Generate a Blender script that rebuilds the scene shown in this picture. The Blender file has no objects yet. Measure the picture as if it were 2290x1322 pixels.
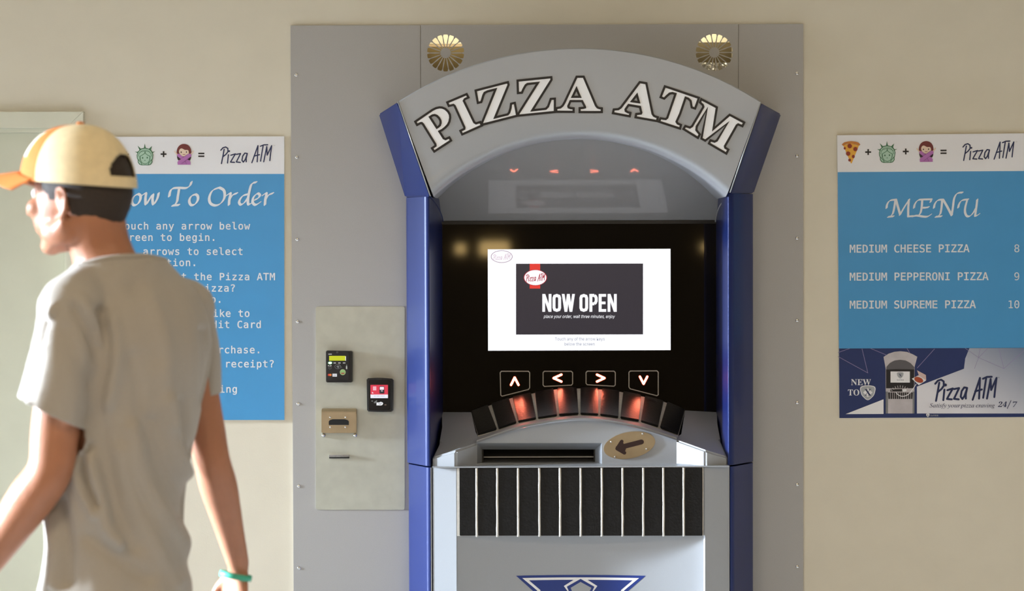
import bpy, bmesh, math, random
from mathutils import Vector, Matrix, noise
random.seed(7)
sc = bpy.context.scene
COL = sc.collection
# ------------------------------------------------------------------ camera, world, lights, exposure
FPX = 4550.0                       # focal length in pixels of the 2290 wide frame
CAM = Vector((0.0, -6.5, 1.57)); PITCH = math.radians(1.25); ROLL = math.radians(0.18)
_f = Vector((0, math.cos(PITCH), -math.sin(PITCH))); _u0 = Vector((0, math.sin(PITCH), math.cos(PITCH))); _r0 = Vector((1, 0, 0))
CU = (_u0*math.cos(ROLL) + _r0*math.sin(ROLL)).normalized(); CR = (_r0*math.cos(ROLL) - _u0*math.sin(ROLL)).normalized(); CF = _f
cd = bpy.data.cameras.new('camera'); cam = bpy.data.objects.new('camera', cd); COL.objects.link(cam)
cd.sensor_width = 36; cd.lens = FPX*36/2290
M = Matrix((CR, CU, -CF)).transposed().to_4x4(); M.translation = CAM; cam.matrix_world = M
cd.dof.use_dof = True; cd.dof.focus_distance = 6.35; cd.dof.aperture_fstop = 3.4
sc.camera = cam
def W(px, py, y):
    """point of the place seen at photo pixel (px,py) on the plane Y=y"""
    d = CF + CR*((px-1145)/FPX) + CU*((661-py)/FPX)
    return CAM + d*((y-CAM.y)/d.y)
def srgb(r, g, b):
    return tuple((c/255/12.92 if c/255 <= .04045 else ((c/255+.055)/1.055)**2.4) for c in (r, g, b))
w = bpy.data.worlds.new('daylight'); sc.world = w; w.use_nodes = True
bg = w.node_tree.nodes['Background']; bg.inputs[0].default_value = (.80, .90, 1.0, 1); bg.inputs[1].default_value = 1.2
def area(name, loc, rot, sx, sy, power, col):
    l = bpy.data.lights.new(name, 'AREA'); l.shape = 'RECTANGLE'; l.size = sx; l.size_y = sy; l.energy = power; l.color = col
    o = bpy.data.objects.new(name, l); COL.objects.link(o); o.location = loc; o.rotation_euler = rot; return o
WINP, CEILP, BACKP, FLOORP, FLOORN = 210, 26, 42, 95, 125
area('window_daylight', (-9.4, -1.95, 1.15), (0, -math.pi/2, 0), 2.1, 3.4, WINP, (.80, .92, 1.08))
for x, y in ((-1.5, -4.6), (1.6, -4.6)):
    area('ceiling_lamp', (x, y, 2.93), (0, 0, 0), 1.1, .55, CEILP, (1.0, .82, .60))
area('rear_warm_fill', (.6, -8.5, 2.85), (math.radians(50), 0, 0), 5.5, .7, BACKP, (1.0, .82, .60))  # added warm fill high at the unseen rear, not a fixture
for y_, tgt, pw, sp_ in ((-2.7, (1.6, -2.9, -.1), FLOORP, 24), (-1.3, (3.0, -1.45, -.1), FLOORN, 24)):
    fl = area('window_sunlight', (-9.3, y_, 2.45), (0, 0, 0), .5, 1.6, pw, (.86, .98, 1.12)); fl.data.spread = math.radians(sp_)
    fl.rotation_euler = (Vector(tgt)-fl.location).to_track_quat('-Z', 'Y').to_euler()
area('vent_cavity_fill', (W(1297, 90, .05).x, .045, W(1297, 72, .05).z), (math.radians(65), 0, 0), .98, .02, .45, (1.0, .92, .74))  # added behind the vents, stands in for light from the room beyond
sc.view_settings.view_transform = 'Standard'; sc.view_settings.look = 'None'
sc.view_settings.exposure = 0.1; sc.view_settings.gamma = 1.0; sc.view_settings.use_curve_mapping = False

# ------------------------------------------------------------------ helpers
def to_px(p):
    v = p-CAM; z = v.dot(CF); return 1145+FPX*v.dot(CR)/z, 661-FPX*v.dot(CU)/z
def Z(py, y=0.0, px=1145): return W(px, py, y).z
def X(px, y=0.0, py=740): return W(px, py, y).x
MATS = {}
def mat(name, rgb, rough=.5, metal=0, coat=0, var=.04, scale=60, bump=0, bscale=300, spec=.5, emit=None, sub=0, sheen=0):
    if name in MATS: return MATS[name]
    m = bpy.data.materials.new(name); m.use_nodes = True; nt = m.node_tree; b = nt.nodes['Principled BSDF']
    c = srgb(*rgb); b.inputs['Base Color'].default_value = (*c, 1)
    b.inputs['Roughness'].default_value = rough; b.inputs['Metallic'].default_value = metal
    b.inputs['Coat Weight'].default_value = coat; b.inputs['Coat Roughness'].default_value = .04
    b.inputs['Specular IOR Level'].default_value = spec
    if sheen: b.inputs['Sheen Weight'].default_value = sheen
    if sub:
        b.inputs['Subsurface Weight'].default_value = sub; b.inputs['Subsurface Radius'].default_value = (.02, .008, .004); b.inputs['Subsurface Scale'].default_value = .5
    tc = nt.nodes.new('ShaderNodeTexCoord')
    if var:
        n = nt.nodes.new('ShaderNodeTexNoise'); n.inputs['Scale'].default_value = scale; n.inputs['Detail'].default_value = 3
        r = nt.nodes.new('ShaderNodeValToRGB'); r.color_ramp.elements[0].position = .3; r.color_ramp.elements[1].position = .7
        r.color_ramp.elements[0].color = (*[max(0, v*(1-var)) for v in c], 1); r.color_ramp.elements[1].color = (*[min(1, v*(1+var)) for v in c], 1)
        nt.links.new(tc.outputs['Object'], n.inputs['Vector']); nt.links.new(n.outputs['Fac'], r.inputs['Fac']); nt.links.new(r.outputs['Color'], b.inputs['Base Color'])
    if bump:
        n2 = nt.nodes.new('ShaderNodeTexNoise'); n2.inputs['Scale'].default_value = bscale; n2.inputs['Detail'].default_value = 4
        bp = nt.nodes.new('ShaderNodeBump'); bp.inputs['Strength'].default_value = bump; bp.inputs['Distance'].default_value = .002
        nt.links.new(tc.outputs['Object'], n2.inputs['Vector']); nt.links.new(n2.outputs['Fac'], bp.inputs['Height']); nt.links.new(bp.outputs['Normal'], b.inputs['Normal'])
    if emit:
        b.inputs['Emission Color'].default_value = (*srgb(*emit[0]), 1); b.inputs['Emission Strength'].default_value = emit[1]
    MATS[name] = m; return m
def reg(o, parent=None):
    COL.objects.link(o)
    if parent is not None:
        o.parent = parent
        p = parent; off = Vector((0, 0, 0))
        while p is not None: off += p.location; p = p.parent
        o.location = -off        # meshes are written in room coordinates
        o['_off'] = 1; del o['_off']
    return o
def tag(o, label=None, cat=None, group=None, kind=None):
    if label: o['label'] = label
    if cat: o['category'] = cat
    if group: o['group'] = group
    if kind: o['kind'] = kind
    return o
def empty(name, loc, label, cat, group=None):
    o = bpy.data.objects.new(name, None); COL.objects.link(o); o.location = loc; o.empty_display_size = .05
    return tag(o, label, cat, group)
def mobj(name, vs, fs, m, parent=None, smooth=False):
    me = bpy.data.meshes.new(name); me.from_pydata([tuple(v) for v in vs], [], fs); me.update()
    if isinstance(m, (list, tuple)):
        for q in m: me.materials.append(q)
    else: me.materials.append(m)
    if smooth: me.polygons.foreach_set('use_smooth', [True]*len(me.polygons))
    return reg(bpy.data.objects.new(name, me), parent)
def bobj(name, bm, m, parent=None, smooth=False, recalc=True):
    if recalc: bmesh.ops.recalc_face_normals(bm, faces=bm.faces)
    me = bpy.data.meshes.new(name); bm.to_mesh(me); bm.free()
    for q in (m if isinstance(m, (list, tuple)) else [m]): me.materials.append(q)
    if smooth: me.polygons.foreach_set('use_smooth', [True]*len(me.polygons))
    return reg(bpy.data.objects.new(name, me), parent)
def autosmooth(o, deg=35):
    me = o.data; bm = bmesh.new(); bm.from_mesh(me)
    for f in bm.faces: f.smooth = True
    for e in bm.edges:
        if len(e.link_faces) == 2 and e.calc_face_angle(0) > math.radians(deg): e.smooth = False
    bm.to_mesh(me); bm.free(); return o
def box(name, x0, x1, y0, y1, z0, z1, m, parent=None, bev=0, seg=2):
    bm = bmesh.new()
    bmesh.ops.create_cube(bm, size=1)
    for v in bm.verts: v.co = Vector(((x0+x1)/2+v.co.x*(x1-x0), (y0+y1)/2+v.co.y*(y1-y0), (z0+z1)/2+v.co.z*(z1-z0)))
    if bev: bmesh.ops.bevel(bm, geom=list(bm.edges), offset=bev, segments=seg, affect='EDGES')
    o = bobj(name, bm, m, parent)
    return autosmooth(o) if bev else o
def pbox(name, px0, py0, px1, py1, yf, yb, m, parent=None, bev=0, seg=2):
    """box whose front face (Y=yf) covers the given photo rectangle"""
    a = W(px0, py1, yf); b = W(px1, py0, yf)
    return box(name, a.x, b.x, yf, yb, a.z, b.z, m, parent, bev, seg)
def hull(name, pts, m, parent=None, bev=0, seg=2):
    bm = bmesh.new()
    for p in pts: bm.verts.new(p)
    bmesh.ops.convex_hull(bm, input=list(bm.verts))
    bmesh.ops.dissolve_limit(bm, angle_limit=math.radians(1), verts=list(bm.verts), edges=list(bm.edges))
    if bev: bmesh.ops.bevel(bm, geom=list(bm.edges), offset=bev, segments=seg, affect='EDGES', clamp_overlap=True)
    o = bobj(name, bm, m, parent); return autosmooth(o, 40) if bev else o
def fill(loops, f=lambda x, y: Vector((x, y, 0))):
    """fill closed pixel loops (nested loops cut holes) -> verts, faces"""
    cu = bpy.data.curves.new('t', 'CURVE'); cu.dimensions = '2D'; cu.fill_mode = 'BOTH'
    for lp in loops:
        s = cu.splines.new('POLY'); s.points.add(len(lp)-1)
        for i, (x, y) in enumerate(lp): s.points[i].co = (x*.01, -y*.01, 0, 1)
        s.use_cyclic_u = True
    ob = bpy.data.objects.new('t', cu); me = bpy.data.meshes.new_from_object(ob)
    vs = [f(v.co.x*100, -v.co.y*100) for v in me.vertices]; fs = [tuple(p.vertices) for p in me.polygons]
    bpy.data.objects.remove(ob); bpy.data.curves.remove(cu); bpy.data.meshes.remove(me)
    return vs, fs
def slab(name, loops, y0, y1, m, parent=None, f=None, bev=0):
    """filled pixel shape given real thickness from Y=y0 (front) to y1 (back)"""
    f = f or (lambda x, y: W(x, y, y0))
    vs, fs = fill(loops, f)
    bm = bmesh.new(); V = [bm.verts.new(v) for v in vs]
    for q in fs:
        try: bm.faces.new([V[i] for i in q])
        except ValueError: pass
    bmesh.ops.remove_doubles(bm, verts=list(bm.verts), dist=1e-6)
    bmesh.ops.dissolve_limit(bm, angle_limit=.01, verts=list(bm.verts), edges=list(bm.edges))
    r = bmesh.ops.extrude_face_region(bm, geom=list(bm.faces))
    for e in r['geom']:
        if isinstance(e, bmesh.types.BMVert): e.co.y += (y1-y0)
    if bev:
        ed = [e for e in bm.edges if len(e.link_faces) == 2 and e.calc_face_angle(0) > .8 and all(abs(v.co.y-y0) < 1e-5 for v in e.verts)]
        bmesh.ops.bevel(bm, geom=ed, offset=bev, segments=2, affect='EDGES')
    o = bobj(name, bm, m, parent); return o
def decal(name, polys, y, m, parent=None, f=None):
    """flat print: polys = list of pixel polygons (convex or quads)"""
    f = f or (lambda x, yy: W(x, yy, y))
    vs = []; fs = []
    for p in polys:
        a = 0
        for i in range(len(p)):
            x0, y0 = p[i]; x1, y1 = p[(i+1) % len(p)]; a += x0*y1-x1*y0
        if a > 0: p = p[::-1]
        k = len(vs); dy = Vector((0, -6e-6*(len(fs) % 37), 0)); vs += [f(*q)+dy for q in p]; fs.append(tuple(range(k, k+len(p))))
    return mobj(name, vs, fs, m, parent)
def dfill(name, loops, y, m, parent=None, f=None):
    vs, fs = fill(loops, f or (lambda a, b: W(a, b, y)))
    o = mobj(name, vs, fs, m, parent)
    if o.data.polygons and o.data.polygons[0].normal.y > 0: o.data.flip_normals()
    return o
def bold(name, loops, wt, m, parent, f):
    """filled glyphs whose outlines are thickened by wt pixels"""
    o = dfill(name, loops, 0, m, parent, f); me = o.data
    vs = [v.co.copy() for v in me.vertices]; fs = [tuple(p.vertices) for p in me.polygons]
    for l in loops:
        for k, q in enumerate(stroke(l, wt, True)):
            b = len(vs); vs += [f(*c)+Vector((0, -6e-6*(1+k % 20), 0)) for c in q[::-1]]; fs.append((b, b+1, b+2, b+3))
    me.clear_geometry(); me.from_pydata([tuple(v) for v in vs], [], fs); me.update()
    bm = bmesh.new(); bm.from_mesh(me)
    for fc in bm.faces:
        if fc.normal.y > 0: fc.normal_flip()
    bm.to_mesh(me); bm.free(); return o
def circ(cx, cy, rx, ry=None, n=20, rot=0):
    ry = rx if ry is None else ry; c, s = math.cos(rot), math.sin(rot)
    return [(cx+rx*math.cos(t)*c-ry*math.sin(t)*s, cy+rx*math.cos(t)*s+ry*math.sin(t)*c) for t in [2*math.pi*i/n for i in range(n)]]
def spline(pts, k=6, closed=False):
    out = []; n = len(pts); D = len(pts[0])
    rng = range(n) if closed else range(n-1)
    for i in rng:
        p = [pts[(i+j) % n] if closed else pts[min(max(i+j, 0), n-1)] for j in (-1, 0, 1, 2)]
        for s in range(k):
            t = s/k
            out.append(tuple(.5*((2*p[1][d])+(-p[0][d]+p[2][d])*t+(2*p[0][d]-5*p[1][d]+4*p[2][d]-p[3][d])*t*t+(-p[0][d]+3*p[1][d]-3*p[2][d]+p[3][d])*t**3) for d in range(D)))
    if not closed: out.append(tuple(pts[-1]))
    return out
def stroke(pts, w, closed=False, caps=True, smooth=0):
    if smooth: pts = spline(pts, smooth, closed)
    out = []; n = len(pts); h = w/2
    if closed:                                   # mitred ring
        L = []; R = []
        for i in range(n):
            a, b, c = pts[i-1], pts[i], pts[(i+1) % n]
            d1 = Vector((b[0]-a[0], b[1]-a[1])).normalized(); d2 = Vector((c[0]-b[0], c[1]-b[1])).normalized()
            n1 = Vector((-d1.y, d1.x)); n2 = Vector((-d2.y, d2.x)); m_ = (n1+n2)
            m_ = m_.normalized() if m_.length > 1e-6 else n1
            k = h/max(.38, m_.dot(n1)); L.append((b[0]+m_.x*k, b[1]+m_.y*k)); R.append((b[0]-m_.x*k, b[1]-m_.y*k))
        for i in range(n):
            j = (i+1) % n; out.append([L[i], L[j], R[j], R[i]])
        return out
    for i in range(n-1):
        a, b = pts[i], pts[i+1]; d = Vector((b[0]-a[0], b[1]-a[1]))
        if d.length < 1e-6: continue
        d.normalize(); nx, ny = -d.y*h, d.x*h
        out.append([(a[0]+nx, a[1]+ny), (b[0]+nx, b[1]+ny), (b[0]-nx, b[1]-ny), (a[0]-nx, a[1]-ny)])
    if caps:
        for p in (pts if len(pts) < 60 else pts[::2]+[pts[-1]]): out.append(circ(p[0], p[1], h, n=10))
    return out
def nib(pts, a, b=1.1, ang=-38, smooth=5):
    """broad nib pen stroke: hull of consecutive nib marks"""
    pts = spline(pts, smooth); out = []
    c, s = math.cos(math.radians(ang)), math.sin(math.radians(ang))
    N = [(x*a/2*c-y*b/2*s, x*a/2*s+y*b/2*c) for x, y in ((-1, -1), (1, -1), (1, 1), (-1, 1))]
    def ch(P):
        P = sorted(set(P))
        def half(P):
            H = []
            for p in P:
                while len(H) > 1 and (H[-1][0]-H[-2][0])*(p[1]-H[-2][1])-(H[-1][1]-H[-2][1])*(p[0]-H[-2][0]) <= 0: H.pop()
                H.append(p)
            return H[:-1]
        return half(P)+half(P[::-1])
    for i in range(len(pts)-1):
        out.append(ch([(pts[i][0]+q[0], pts[i][1]+q[1]) for q in N]+[(pts[i+1][0]+q[0], pts[i+1][1]+q[1]) for q in N]))
    return out
def crop(ox, oy, s, pts): return [(ox+x/s, oy+y/s) for x, y in pts]
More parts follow.
